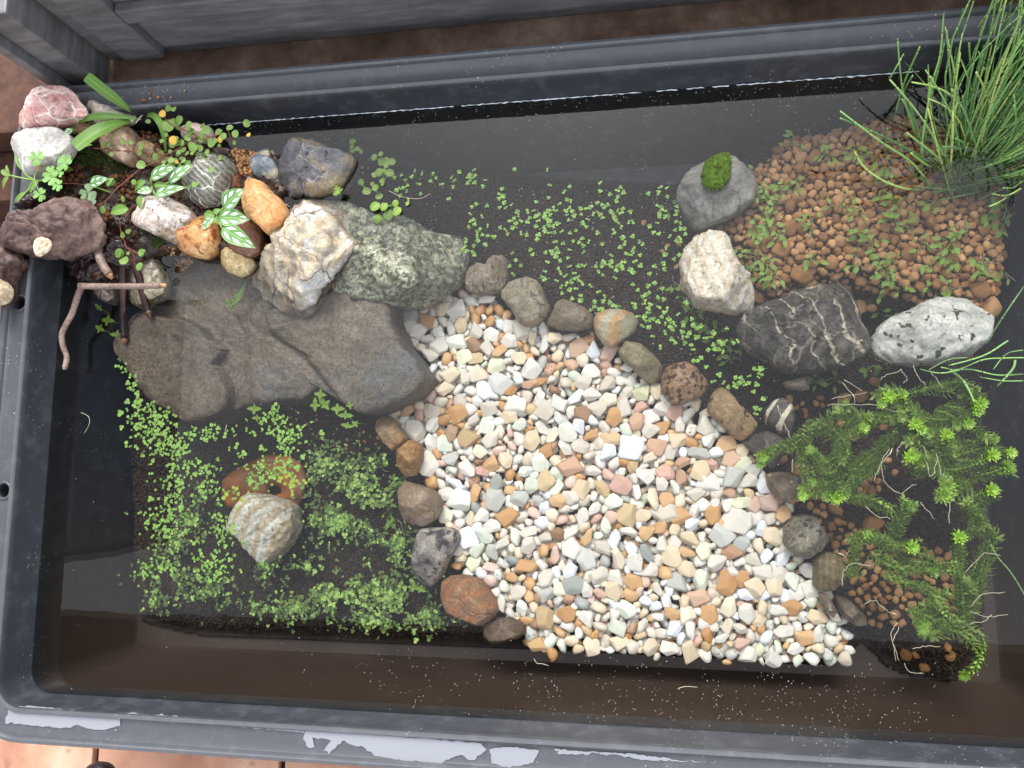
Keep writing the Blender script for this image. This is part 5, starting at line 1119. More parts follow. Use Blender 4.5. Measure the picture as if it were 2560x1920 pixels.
# ------------------------------------------------------------------ duckweed
EB = [(130, 230, 70, 120, 46, 0), (70, 330, 40, 60, 14, 0), (200, 380, 120, 110, 110, 0), (300, 500, 150, 80, 90, 0), (480, 430, 90, 60, 46, 0), (400, 560, 140, 60, 50, 0), (740, 480, 90, 80, 42, 0), (930, 430, 120, 110, 84, 0), (900, 330, 90, 50, 26, 0), (830, 640, 150, 60, 64, 0), (760, 700, 100, 50, 40, 0), (480, 650, 130, 70, 40, 0),
      (300, 680, 110, 60, 24, 0), (330, 790, 130, 80, 40, 0), (480, 760, 90, 60, 16, 1), (250, 920, 110, 100, 50, 0), (400, 930, 140, 90, 60, 1), (560, 980, 110, 110, 100, 0), (330, 1060, 130, 80, 64, 1), (210, 1180, 120, 80, 54, 0), (540, 1190, 100, 90, 70, 0), (300, 1280, 180, 80, 120, 1), (200, 1400, 80, 70, 34, 1), (520, 1340, 160, 90, 60, 1),
      (840, 1190, 110, 80, 40, 1), (1180, 600, 130, 120, 110, 1), (1350, 720, 150, 150, 200, 1), (1250, 920, 190, 120, 250, 1), (1480, 880, 110, 150, 120, 1), (1600, 1080, 80, 110, 90, 1), (1250, 1350, 250, 110, 230, 1), (1550, 1370, 190, 120, 230, 1), (1760, 1480, 130, 70, 110, 1), (1000, 1440, 200, 70, 110, 1), (700, 1440, 150, 60, 34, 1),
      (1080, 1200, 110, 80, 40, 1), (1450, 1500, 180, 60, 70, 1), (30, 60, 30, 50, 8, 0), (100, 130, 40, 60, 18, 0), (1000, 680, 60, 60, 22, 2), (680, 780, 60, 80, 5, 2), (985, 770, 30, 30, 3, 2), (900, 590, 40, 30, 5, 2)]
FB = [(900, 390, 60, 40, 13), (955, 400, 50, 30, 9), (1080, 420, 40, 40, 10), (1120, 480, 50, 60, 26), (1180, 490, 50, 50, 44), (1230, 450, 60, 60, 34), (1290, 470, 50, 60, 18), (1330, 430, 30, 50, 16), (1370, 540, 40, 30, 20), (1425, 460, 30, 80, 26), (1468, 490, 24, 60, 24), (1210, 560, 60, 60, 30), (1245, 605, 50, 50, 24),
      (1100, 570, 40, 40, 8), (1310, 575, 50, 30, 18), (1300, 652, 30, 18, 14), (1420, 640, 60, 40, 26), (1400, 690, 50, 40, 30), (1480, 720, 70, 50, 46), (1600, 822, 42, 26, 34), (1040, 500, 55, 50, 24), (1010, 530, 30, 30, 14), (1560, 742, 35, 30, 14), (870, 410, 50, 50, 14), (1010, 385, 60, 30, 10), (1140, 640, 40, 30, 8), (1340, 490, 50, 50, 12), (1640, 885, 20, 20, 4)]
plants = []; dcell = {}
avoid = [E2([(758, 762), (850, 783), (960, 818), (1008, 850), (1020, 960), (960, 1082), (890, 1152), (845, 1170), (800, 1122), (740, 1032), (662, 975), (662, 930), (700, 848)]), SL,
         D4([(128, 760), (300, 730), (503, 930), (350, 1092), (153, 950)]), D4([(278, 1220), (450, 1098), (667, 1170), (400, 1622), (248, 1450)]), D6([(218, 600), (420, 543), (717, 830), (570, 972), (290, 862)]), GRAV] + \
        [[(o.location.x, o.location.y)] for o in ()]
stp = [C4([(182, 590), (380, 398), (617, 560), (480, 712), (238, 720)]), C4([(207, 950), (380, 783), (602, 1100), (500, 1212), (217, 1070)]), C3([(1120, 695), (1450, 820), (1960, 885), (1990, 1140), (1030, 1310)])] + [b[0] for b in border[:9]]
for (cx_, cy_, rx, ry, n, kd) in [E2([(b[0], b[1])])[0] + (b[2] * .434, b[3] * .434, b[4], b[5]) for b in EB] + [(a * 1.1574, b * 1.1574, c * 1.15, d * 1.15, e, 3) for a, b, c, d, e in FB]:
    for _ in range(int(n * (2.2 if kd == 1 else 1.0 if kd == 3 else 1.9))):
        r = min(1.7, abs(rs.normal()) * .62); a = rs.uniform(0, 6.28); x, y = cx_ + rx * r * math.cos(a) * 1.15, cy_ + ry * r * math.sin(a) * 1.15
        if kd in (0, 1, 2) and fbm((x * .012, y * .012, 4), 2) < -.22: continue
        if any(inpoly([x], [y], av)[0] for av in avoid + stp): continue
        if kd == 0 or kd == 3 or kd == 2: z = ZW + .0004
        else: z = ZB + rs.uniform(.012, .03) if rs.rand() < .8 else ZW + .0004
        k2 = min(kd, 2) if kd != 3 else 0
        ck = (int(x / 9), int(y / 9))
        if kd != 1 and any((x - a_) ** 2 + (y - b_) ** 2 < 62 for i_ in (-1, 0, 1) for j_ in (-1, 0, 1) for a_, b_ in dcell.get((ck[0] + i_, ck[1] + j_), ())): continue
        dcell.setdefault(ck, []).append((x, y))
        rad = (rs.uniform(3.0, 4.1) if kd == 3 else 2.3 + 2.4 * rs.rand() ** 1.5 if kd == 1 else 2.8 + 2.8 * rs.rand() ** 1.3 * (1.2 if k2 == 2 else 1)); nf = rs.choice([1, 2, 2, 3] if kd != 3 else [2, 3, 4])
        plants.append((rad * nf ** .5, x, y, z, rad, nf, k2, kd))
plants.sort(key=lambda t: -t[0]); print('duckweed', len(plants))
LK = [L_DUCK, L_DUCKS, L_DUCKY]
def frondgeo(G, c, rr, nf, seedang, kd):
    ms = []
    for k in range(nf):
        a = seedang + k * (3.14 if nf == 2 else 6.28 / max(nf, 2)) + rs.uniform(-.3, .3); d = VEC((math.cos(a), math.sin(a), 0)); r2 = rr * rs.uniform(.8, 1.1)
        off = c + d * (r2 * .95 if nf > 1 else 0) + VEC((0, 0, .0002 * k)); rot = rs.uniform(0, 6.28); m = 12
        V = [off + VEC((0, 0, r2 * .10))]; U = [(0, 0)]
        for i in range(m):
            t_ = 2 * math.pi * i / m; w_ = 1
            V.append(off + VEC((math.cos(t_ + rot) * r2 * w_, math.sin(t_ + rot) * r2 * w_ * .93, 0 if kd else 0))); U.append((1, 1))
        G.add(V, [(0, 1 + i, 1 + (i + 1) % m) for i in range(m)], U)
lab = []
DM = [[], [], []]
for i, (_, x, y, z, rad, nf, k2, kd) in enumerate(plants):
    c = P(x, y, z); rr = rad * px(z)
    if i < 300:
        G = Geo(); frondgeo(G, c, rr, nf, rs.uniform(0, 6.28), kd)
        v = np.array(G.v) - np.array(c); o = mk('duckweed', v, G.f, LK[k2], uv=G.u); o.location = c; tag(o, None, 'duckweed', 'floating duckweed plants')
        lab.append((o, ('bigger ' if rad > 4.6 else '' if rad > 4.0 else 'smaller ') + {1: 'lone', 2: 'paired', 3: 'triple', 4: 'fourfold'}[nf] + (' yellowish' if k2 == 2 else ' dark green' if k2 == 1 else ' green') + ' duckweed', x, y))
    else: DM[k2].append((c, rr, nf, kd))
autolabel(lab)
for k2, nm in ((0, 'bright green'), (1, 'dark sunken'), (2, 'yellowish')):
    if not DM[k2]: continue
    G = Geo()
    for c, rr, nf, kd in DM[k2]: frondgeo(G, c, rr, nf, rs.uniform(0, 6.28), kd)
    tag(G.obj('duckweed_mass', LK[k2]), f'many smaller {nm} duckweed leaves spread over the water', 'duckweed', kind='stuff')

# ------------------------------------------------------------------ spoon leaved sprouts
SPR = C4([(590, 500, 6), (640, 590, 9), (690, 640, 9), (740, 560, 6), (640, 700, 8), (670, 770, 9), (720, 800, 6), (600, 760, 6), (800, 520, 4), (790, 335, 5), (965, 400, 4), (1120, 370, 5), (1190, 410, 5), (1250, 470, 6), (1300, 460, 5), (1250, 560, 3), (1080, 640, 4), (1025, 660, 4), (1140, 680, 4), (890, 700, 3), (885, 770, 4),
  (1330, 640, 7), (1310, 720, 8), (1400, 780, 5), (1360, 690, 6), (1600, 850, 6), (1640, 790, 5), (1690, 800, 3), (1580, 900, 5), (1620, 930, 6), (1500, 950, 6), (1750, 950, 6), (1790, 960, 4), (1890, 1000, 4), (1240, 960, 7), (1275, 1000, 7), (1320, 930, 5), (890, 940, 6), (1110, 940, 5), (545, 930, 7), (600, 900, 6), (650, 950, 7), (635, 1010, 5), (680, 1030, 5),
  (1240, 1085, 5), (1340, 1080, 4), (1240, 1180, 7), (1330, 1190, 3), (1600, 1080, 5), (1500, 1110, 4), (1850, 620, 5), (1900, 700, 6), (1820, 690, 5), (1870, 760, 6), (1950, 620, 5), (1530, 640, 5), (1450, 860, 4), (165, 670, 4), (270, 1210, 7), (220, 1130, 5), (180, 1060, 3), (400, 1330, 5), (450, 1400, 7), (480, 1440, 6), (500, 1370, 4), (345, 1240, 5),
  (930, 1560, 4), (1010, 1555, 6), (1190, 1490, 3), (1280, 1500, 3), (1200, 830, 7), (1140, 800, 5), (860, 1090, 4), (560, 1200, 2), (700, 1000, 4), (460, 850, 2), (920, 320, 3)]) + E2([(1440, 545, 6), (1490, 600, 7), (1640, 670, 4), (1600, 730, 5), (1520, 810, 6), (1560, 880, 8), (1640, 1000, 5)])
nfull = 0; sp_mesh = []; lab = []
for (x, y, nl) in [(a, b, n) for a, b, n in SPR]:
    nl = max(2, int(round(nl / (.48217 if nl < 5 else .46)))) if False else max(2, int(round(nl / .47)))
    p0 = P(x, y, ZCL); zb = surf(p0.x, p0.y) + .003; p0 = P(x, y, zb)
    root = empty('spoon_leaf_sprout', p0, None, 'water plant', 'spoon leaved sprouts')
    st = Geo(); rt = Geo(); top = min(ZW - .002, zb + .018)
    for k in range(nl):
        a = rs.uniform(0, 6.28); L = rs.uniform(10, 27); tx, ty = x + math.cos(a) * L, y + math.sin(a) * L
        T = P(tx, ty, rs.uniform(zb + .005, top + .001)); bl = rs.uniform(13, 23) * px(T.z); d = (T - p0); d.z *= .3; d.normalize()
        a2 = rs.uniform(-.9, .9); d = VEC((d.x * math.cos(a2) - d.y * math.sin(a2), d.x * math.sin(a2) + d.y * math.cos(a2), rs.uniform(-.2, .2)))
        st.add(*tube(spline([p0 + VEC((rs.uniform(-.002, .002), rs.uniform(-.002, .002), 0)), (p0 + T) / 2 + VEC((rs.uniform(-.003, .003), rs.uniform(-.003, .003), .003)), T], 3), .00045, 4, cap=False))
        g = Geo(); g.add(*leaf(T - d * bl * .1, T + d * bl, bl * rs.uniform(.42, .62), 'ovate', rs.uniform(-.1, .12), 6, .1, 2)); g.obj('leaf', L_SPR, root)
    for k in range(rs.randint(1, 4)):
        a = rs.uniform(0, 6.28); L = rs.uniform(15, 45); pts = [p0 + VEC((0, 0, .002))]
        for j in range(4): a += rs.uniform(-.7, .7); pts.append(pts[-1] + VEC((math.cos(a), math.sin(a), 0)) * L * px(zb) / 4 + VEC((0, 0, rs.uniform(-.0005, .001))))
        rt.add(*tube(spline(pts, 3), .00022, 4, cap=False))
    st.obj('stem', M_STEMG, root); rt.obj('root', M_ROOT, root)
    lab.append((root, ('full ' if nl > 6 else 'sparse ' if nl < 4 else '') + 'spoon leaved sprout', x, y))
autolabel(lab)

# ------------------------------------------------------------------ needle leaved stems
NS = [([(620, 480), (560, 420), (480, 400), (400, 440), (330, 480), (270, 505), (205, 545)], 1), ([(600, 500), (560, 560), (500, 600), (440, 510)], 1), ([(620, 600), (560, 650), (480, 680), (390, 700)], 0), ([(740, 560), (660, 650), (600, 700), (555, 740)], 2), ([(840, 430), (760, 540), (690, 610), (630, 650)], 0), ([(720, 400), (640, 340), (575, 300)], 0), ([(620, 420), (660, 410), (690, 400)], 1),
      ([(960, 330), (900, 300), (820, 258)], 2), ([(1000, 350), (900, 345), (800, 330), (730, 360)], 0), ([(1150, 360), (1050, 365), (960, 345), (900, 280), (850, 210)], 0), ([(1150, 480), (1060, 440), (1000, 420), (940, 390)], 2), ([(1120, 540), (1100, 490), (1090, 440)], 2), ([(1010, 600), (960, 570), (920, 545)], 2), ([(1050, 600), (1150, 600), (1240, 570), (1315, 537)], 2), ([(1150, 500), (1260, 480), (1330, 500), (1400, 540)], 0),
      ([(1200, 640), (1300, 620), (1390, 590)], 2), ([(1200, 660), (1140, 690), (1080, 730)], 3), ([(1130, 700), (1120, 680), (1090, 690)], 3), ([(1150, 780), (1220, 745), (1310, 708)], 2), ([(1140, 250), (1200, 250), (1250, 290)], 2), ([(960, 230), (1060, 205), (1150, 190), (1240, 225)], 0), ([(640, 1130), (640, 1050), (655, 980), (720, 920)], 0), ([(880, 1010), (760, 950), (650, 940)], 0), ([(820, 960), (870, 890), (925, 785)], 1), ([(760, 965), (860, 972), (930, 975)], 2),
      ([(1180, 1350), (1165, 1200), (1140, 1050), (1155, 935)], 2), ([(1200, 1280), (1290, 980), (1290, 900), (1240, 840), (1180, 760)], 0), ([(1190, 1330), (1210, 1230), (1180, 1130)], 0), ([(740, 1000), (860, 1080), (980, 1090), (1130, 1100)], 0), ([(790, 1100), (900, 1160), (1020, 1190), (1085, 1280)], 0), ([(960, 1310), (1060, 1330), (1150, 1370), (1230, 1430), (1265, 1500), (1215, 1580)], 0), ([(960, 1350), (970, 1370), (978, 1380)], 1),
      ([(860, 1030), (930, 1050), (1000, 1060)], 0), ([(600, 740), (700, 745), (800, 785)], 0), ([(1230, 760), (1240, 860), (1200, 920)], 0), ([(830, 330), (900, 400), (980, 440)], 0), ([(1000, 380), (960, 440), (900, 470)], 0), ([(800, 380), (840, 330), (870, 350)], 1), ([(960, 480), (1040, 500), (1120, 500)], 0), ([(1200, 330), (1230, 400), (1290, 450)], 0), ([(1100, 620), (1030, 600), (960, 580)], 0), ([(600, 440), (580, 500), (590, 560)], 0), ([(520, 380), (560, 330), (620, 330)], 0), ([(1170, 820), (1240, 820), (1290, 870)], 0), ([(1080, 300), (1160, 320), (1200, 380)], 1),
      ([(440, 500), (400, 560), (450, 640)], 0), ([(540, 460), (600, 480), (610, 540)], 0), ([(860, 240), (800, 230), (740, 250)], 0), ([(1000, 1280), (1040, 1220), (1100, 1200)], 0), ([(1060, 1400), (1100, 1350), (1160, 1330)], 0), ([(900, 1280), (980, 1300), (1060, 1340)], 0)]
lab = []; nroots = []
NS += [([(a + rs.uniform(-30, 30) + sx_, b + rs.uniform(-26, 26) + sy_) for a, b in p], 0 if rs.rand() < .75 else 1) for rep_ in range(2) for p, t_ in NS[:50 if rep_ else 36] for sx_, sy_ in (((rs.uniform(-34, 34)), rs.uniform(-34, 34)),)]
for path, tip in NS:
    pts = C5(path); z0, z1 = (.144, .160) if tip < 2 else (.148, .163)
    W = spline([P(p[0] + rs.uniform(-3, 3), p[1] + rs.uniform(-3, 3), z0 + (z1 - z0) * i / (len(pts) - 1) + rs.uniform(-.003, .003)) for i, p in enumerate(pts)], 5)
    root = empty('needle_leaf_stem', W[0], None, 'water plant', 'needle leaved stems'); nroots.append((root, W))
    g = Geo(); g.add(*tube(W, .0008, 5, .0005)); g.obj('stem', M_STEMG, root)
    L = sum((W[i + 1] - W[i]).length for i in range(len(W) - 1)); acc = 0; g = Geo(); gt = Geo(); step_ = .0030; nxt = rs.uniform(0, .002); sz = rs.uniform(.8, 1.15)
    for i in range(len(W) - 1):
        seg = (W[i + 1] - W[i]); sl_ = seg.length; d = seg.normalized(); a = d.cross(VEC((0, 0, 1))).normalized(); b = d.cross(a)
        while nxt < acc + sl_:
            c = W[i] + d * (nxt - acc); tt = nxt / L; ph = rs.uniform(0, 6.28)
            near = tt > 1 - .008 / L
            for k in range(5):
                th = ph + 6.28 * k / 5 + rs.uniform(-.25, .25); o_ = a * math.cos(th) + b * math.sin(th); ln = (.0092 * (1 - .35 * tt) * rs.uniform(.7, 1.15)) * sz
                e = c + (o_ * .85 + d * rs.uniform(.25, .7)).normalized() * ln
                (gt if (near and tip) else g).add(*leaf(c, e, .0025 * sz, 'needle', -.1, 3, .1, 1, up=d))
            nxt += step_
        acc += sl_
    if tip:
        c = W[-1]; dd = (W[-1] - W[-2]).normalized(); up_ = (dd * .3 + VEC((0, 0, 1))).normalized(); rr = {1: .0054, 2: .0066, 3: .0088}[tip]
        a = up_.cross(VEC((1, 0, 0))).normalized(); b = up_.cross(a)
        for k in range(24 if tip > 1 else 16):
            th = k * 2.4; lay = k / 24; e = c + ((a * math.cos(th) + b * math.sin(th)) * (1 - .5 * lay) + up_ * (.15 + .7 * lay)).normalized() * rr * (1.1 - .45 * lay)
            gt.add(*leaf(c, e, .0020, 'needle', -.08, 4, .12, 1))
    if g.v: g.obj('foliage', L_NEED, root)
    if gt.v: gt.obj('tip', L_NEEDT, root)
    lab.append((root, {0: 'dull green', 1: 'green tipped', 2: 'bright tipped', 3: 'big bright tipped'}[tip] + ' needle leaved stem', pts[-1][0], pts[-1][1]))
autolabel(lab)
ROOTS = [[(820, 500), (780, 560), (790, 640), (820, 700), (870, 722), (920, 690), (950, 680)], [(830, 510), (765, 600), (750, 660)], [(990, 560), (1010, 640), (1050, 560)], [(1040, 530), (1060, 620), (1090, 640)], [(1110, 730), (1105, 800), (1110, 860)], [(960, 760), (1000, 800), (1030, 840)], [(590, 1170), (600, 1090), (640, 1060), (730, 1072)], [(705, 1250), (745, 1238), (800, 1290), (855, 1300)], [(855, 1350), (830, 1400), (850, 1520)],
         [(865, 1360), (832, 1440), (860, 1525)], [(930, 1470), (1000, 1460), (1062, 1460)], [(1180, 1110), (1240, 1030), (1290, 1008), (1350, 1022)], [(1200, 1270), (1260, 1210), (1370, 1195)], [(1210, 1290), (1280, 1312), (1390, 1308)], [(1200, 1350), (1270, 1340), (1305, 1300)], [(890, 1540), (920, 1580), (985, 1592)], [(540, 262), (640, 240), (700, 235)], [(520, 292), (640, 288), (765, 300)], [(780, 180), (800, 145), (870, 130)], [(870, 120), (905, 160), (880, 190)], [(940, 100), (950, 150), (990, 200)],
         [(1010, 130), (1060, 180), (1070, 210)], [(590, 180), (640, 250), (650, 290)], [(600, 170), (680, 230)], [(780, 300), (850, 330), (900, 320)], [(560, 990), (600, 1030), (620, 1000)], [(280, 300), (310, 380), (340, 450)], [(340, 560), (350, 620)], [(980, 490), (1000, 560)], [(1120, 640), (1060, 700), (1040, 760)], [(700, 790), (760, 830), (820, 840)], [(880, 480), (850, 500), (850, 540)]]
for v in ROOTS:
    pts = C5(v); a = P(*pts[0], .15); root = min(nroots, key=lambda t: min((q - a).length for q in t[1]))[0]
    g = Geo(); W = spline([P(p[0] + rs.uniform(-3, 3), p[1] + rs.uniform(-3, 3), .160 + rs.uniform(-.002, .003)) for p in pts], 5); g.add(*tube([w_ + VEC(rs.normal(size=3)) * .0004 for w_ in W], .00030, 5)); g.obj('root', M_ROOT, root)

# ------------------------------------------------------------------ horsetail
def mat_horse():
    t = NT('horsetail_stem'); oi = t.n('ObjectInfo'); uvn = t.n('UVMap', _uv_map='leaf'); sx = t.n('SeparateXYZ', i0=uvn.outputs[0])
    c = t.ramp(oi.outputs['Random'], [(0, S(66, 104, 58)), (.5, S(104, 144, 80)), (.85, S(136, 164, 88)), (1, S(166, 176, 98))])
    f = t.math('FRACT', t.math('MULTIPLY', sx.outputs[1], 60.0)); node = t.math('SUBTRACT', 1.0, t.step(f, .03, .07))
    c = t.mix(node, c, S(52, 48, 30)); c = t.mix(t.math('MULTIPLY', t.step(f, .86, .95), .4), c, S(170, 186, 110))
    return t.fin(c, .5, None, .4)
M_HT = mat_horse()
root = empty('horsetail_clump', P(*D3([(860, 1290)])[0], .13), 'dense clump of thin jointed horsetail stems in the upper right corner of the tub', 'plant')
def hstem(W, r=.00095, par=None, mat=None):
    V, Fc = tube(W, r, 6, r * .75); m = len(W); L = [0]
    for i in range(m - 1): L.append(L[-1] + (W[i + 1] - W[i]).length)
    U = [(0, L[i]) for i in range(m) for _ in range(6)]
    child('stem', V, Fc, mat or M_HT, par or root, uv=U)
HL = [[(640, 1310), (500, 1130), (280, 980), (0, 770)], [(720, 1200), (480, 1040), (200, 900), (0, 818)], [(560, 1315), (430, 1300), (280, 1240), (160, 1150), (100, 1050)], [(560, 1200), (570, 960), (630, 600), (690, 380), (715, 95)], [(590, 1150), (600, 800), (680, 480), (720, 300)], [(360, 870), (440, 580), (550, 325)], [(425, 670), (460, 590), (500, 525)], [(540, 980), (500, 830), (430, 690)], [(760, 640), (870, 330), (1000, 120), (1100, 0)],
      [(700, 760), (780, 480), (820, 200), (850, 60)], [(890, 680), (900, 500), (890, 300)], [(1050, 900), (1060, 800), (990, 600), (940, 500)], [(990, 1110), (930, 980), (860, 780), (770, 620)], [(640, 1170), (540, 1100), (490, 1060)], [(870, 1060), (850, 990), (800, 960)], [(860, 1040), (780, 1020), (710, 1018)], [(315, 1080), (315, 980), (325, 890)], [(1210, 850), (1200, 730)], [(740, 1150), (640, 1060), (460, 920)]]
for v in HL:
    p = D3(v); n = len(p); hstem(spline([P(p[i][0], p[i][1], .145 + .075 * (i / (n - 1)) + .01 * math.sin(i)) for i in range(n)], 6))
for k in range(235):
    b = D3([(860 + rs.normal() * 75, 1270 + rs.normal() * 40 + 0)])[0]; A = P(*b, .125)
    az = R(rs.uniform(8, 96)) if rs.rand() < .84 else R(rs.uniform(100, 150)); el = R(rs.uniform(22, 66)); L = rs.uniform(.10, .27) if az < 1.8 else rs.uniform(.05, .15)
    d = VEC((math.cos(az) * math.cos(el), math.sin(az) * math.cos(el), math.sin(el))); sidev = d.cross(VEC((0, 0, 1))).normalized() * rs.normal() * .11 * L + VEC((0, 0, rs.uniform(-.05, .16) * L))
    Wp = [A + VEC((d.x * L * t_, d.y * L * t_, d.z * L * t_)) + sidev * math.sin(math.pi * t_) for t_ in np.linspace(0, 1, 9)]
    hstem(Wp, rs.uniform(.0006, .00095))
    if rs.rand() < .25: o_ = Wp[-1]; dd_ = (d + VEC(rs.normal(size=3)) * .6).normalized(); hstem([o_ + dd_ * .02 * q_ for q_ in (0, .5, 1)], .0006)
# base of thick wet stems, blue glints and stragglers
for k in range(24):
    b = D3([(830 + rs.normal() * 60, 1290 + rs.normal() * 35)])[0]; A = P(*b, .125); az = R(rs.uniform(20, 200)); L = rs.uniform(.02, .06); d = VEC((math.cos(az) * .85, math.sin(az) * .85, rs.uniform(.2, .6)))
    hstem([A + d * L * t_ for t_ in np.linspace(0, 1, 4)], .0011)
root2 = empty('horsetail_runners', P(*C4([(1700, 1450)])[0], .15), 'loose trailing horsetail stems lying in the water right of the white black holed rock', 'plant')
for v, r in (([(1990, 1070), (1900, 1200), (1790, 1370)], .0008), ([(1995, 1440), (1900, 1442), (1780, 1450), (1650, 1500), (1560, 1490)], .0007), ([(1910, 1350), (1800, 1420), (1700, 1455), (1600, 1480)], .0008), ([(1990, 1525), (1850, 1530), (1700, 1500), (1560, 1520), (1450, 1500)], .0007), ([(1600, 1500), (1660, 1545), (1700, 1600), (1745, 1700)], .0012), ([(1945, 1450), (1930, 1500), (1850, 1590)], .0012), ([(1990, 1400), (1900, 1420), (1830, 1500)], .0006), ([(1700, 1440), (1600, 1450), (1500, 1500)], .0006), ([(1990, 1560), (1880, 1560), (1760, 1540)], .0006), ([(1980, 560), (1900, 600), (1820, 590)], .0009), ([(1990, 520), (1930, 560), (1880, 560)], .0009), ([(1800, 660), (1850, 640), (1900, 610)], .0010)):
    p = C4(v); hstem(spline([P(a, b, .161 + rs.uniform(-.001, .004)) for a, b in p], 6), r, root2)
p = C5([(1300, 960), (1340, 1030), (1400, 1100), (1470, 1215), (1500, 1300)]); hstem(spline([P(a, b, .16) for a, b in p], 6), .0007, root2)

# ------------------------------------------------------------------ driftwood
m_wood = stone_mat('driftwood', [S(54, 38, 34), S(84, 62, 56), S(112, 90, 80)], 26, bands=(25, 16, .4, S(70, 52, 46), 4), grain=.5, bump=1.1, rough=.6)
m_wetw = stone_mat('wet_driftwood', [S(22, 12, 12), S(38, 22, 20), S(60, 36, 30)], 34, patch=(S(120, 64, 34), 14, .62, .72), bump=1.2, rough=.14)
m_bark = stone_mat('twig_bark', [S(96, 76, 68), S(128, 106, 96), S(150, 128, 118)], 60, bump=.8)
m_bkw = stone_mat('wet_twig_bark', [S(34, 18, 16), S(54, 30, 26), S(74, 44, 38)], 60, bump=.8, rough=.3)
m_cut = stone_mat('cut_wood', [S(150, 128, 100), S(206, 188, 160), S(226, 212, 190)], 50, bands=(60, 30, .4, S(150, 120, 86), 3), veins=(S(88, 62, 46), 40, .04, .8), bump=1)
m_raw = stone_mat('broken_twig_end', [S(120, 84, 56), S(156, 116, 80), S(184, 150, 116)], 60, bump=1)
DW = empty('driftwood', P(*D1([(500, 400)])[0], .19), 'gnarled brown driftwood with a sawn knob and broken twigs over the left rim', 'driftwood')
def dpartstone(nm, ol, z, h, mat, **kw):
    o = stone(nm, D1(ol), z, h, mat, None, parent=DW, **kw); o.location = VEC(o.location) - DW.location
    for k in ('label', 'category'):
        if k in o: del o[k]
    return o
dpartstone('trunk', [(-160, 300), (0, 250), (100, 230), (200, 185), (330, 195), (430, 180), (520, 120), (600, 60), (700, 45), (790, 90), (850, 200), (870, 300), (850, 400), (800, 480), (720, 520), (620, 560), (560, 590), (480, 560), (380, 565), (300, 550), (200, 535), (60, 490), (-80, 520)], .214, .026, m_wood, facets=5, rough=.09, freq=3.5, res=(150, 56))
dpartstone('wet_trunk', [(560, 500), (700, 400), (800, 300), (900, 280), (1000, 330), (1100, 420), (1180, 480), (1240, 560), (1150, 640), (1040, 650), (960, 620), (940, 690), (900, 740), (820, 790), (720, 800), (640, 730), (590, 640)], .176, .026, m_wetw, facets=6, rough=.10, freq=4, res=(150, 56))
dpartstone('stump', [(-220, 480), (-60, 470), (60, 490), (180, 540), (200, 590), (130, 650), (80, 740), (70, 860), (55, 950), (0, 990), (-120, 940), (-220, 800)], .212, .022, m_wood, facets=4, rough=.08, res=(110, 44))
dpartstone('ridge', [(180, 160), (240, 60), (380, 20), (520, 40), (500, 110), (380, 170), (290, 190)], .2, .02, m_wetw, facets=3, rough=.1, res=(90, 40))
# sawn knob
c = P(*D1([(365, 470)])[0], .24); rk = 108 * .28933 * px(.24)
V = []; nk = 40; ax_ = (c - VEC((0, 0, CAMZ))).normalized()
for i in range(nk):
    a = 6.283 * i / nk; r = rk * (1 + .08 * math.sin(3 * a + 1) + .05 * mnoise.noise(VEC((math.cos(a) * 2, math.sin(a) * 2, 4))))
    V.append(c + VEC((math.cos(a) * r, math.sin(a) * r * .95, 0)) + ax_ * .026)
for i in range(nk): V.append(V[i] - ax_ * .024)
for i in range(nk): V.append(c + (V[i] - ax_ * .026 - c) * .93)
for k_ in (.6, .3):
    for i in range(nk): q_ = (V[i] - ax_ * .026 - c) * k_; V.append(c + q_ + VEC((0, 0, .0012 * mnoise.noise(q_ * 300))))
V.append(c.copy()); Fc = []
for l in range(4):
    for i in range(nk): Fc.append((l * nk + i, l * nk + (i + 1) % nk, (l + 1) * nk + (i + 1) % nk, (l + 1) * nk + i))
for i in range(nk): Fc.append((4 * nk + i, 4 * nk + (i + 1) % nk, 5 * nk))
child('knob', V, Fc, m_cut, DW)
V2, F2 = tube([P(*D1([(-30, 860)])[0], .232), P(*D1([(-10, 870)])[0], .238)], .012, 18); child('broken_end', V2, F2, m_cut, DW)
def twig(pts, r, zs, m0, m1, frac=.12, wet=None):
    p = D1(pts); W = spline([P(a, b, z) for (a, b), z in zip(p, zs)], 6); n = len(W); k = max(2, int(n * frac)); rr = r * .28933 * px(zs[0])
    lump = [rr * (1 + .10 * mnoise.noise(w_ * 90) + .12 * max(0, mnoise.noise(w_ * 40 + VEC((5, 5, 5))))) * (1 - .15 * i / n) for i, w_ in enumerate(W)]
    V_, F_ = tube(W[:n - k + 1], lump[:n - k + 1], 12); o = child('branch', V_, F_, m0, DW)
    rr2 = [lump[n - k] * (.88 - .5 * (i / (k - 1)) ** 2 if k > 1 else 1) for i in range(k)]
    V_, F_ = tube(W[n - k:], rr2, 10); V_ = [v_ + VEC((mnoise.noise(v_ * 500), mnoise.noise(v_ * 500 + VEC((7, 0, 0))), 0)) * rr * .35 for v_ in V_]; child('branch_end', V_, F_, m1, DW)
twig([(1060, 560), (1062, 750), (1065, 950), (1070, 1150), (1080, 1318)], 38, (.176, .172, .164, .158, .156), m_bkw, m_raw)
twig([(1140, 560), (1200, 730), (1240, 900), (1270, 1000), (1305, 1090)], 38, (.176, .172, .166, .162, .16), m_bkw, m_raw, .2)
twig([(690, 810), (800, 815), (1000, 815), (1200, 815), (1330, 812), (1440, 806)], 31, (.196, .198, .198, .198, .198, .198), m_bark, m_raw, .16)
twig([(720, 800), (680, 880), (655, 960), (620, 1060), (570, 1150), (535, 1240), (550, 1340), (578, 1420), (570, 1490), (550, 1535)], 29, (.19, .19, .19, .188, .186, .184, .182, .18, .18, .18), m_bark, m_cut, .06)
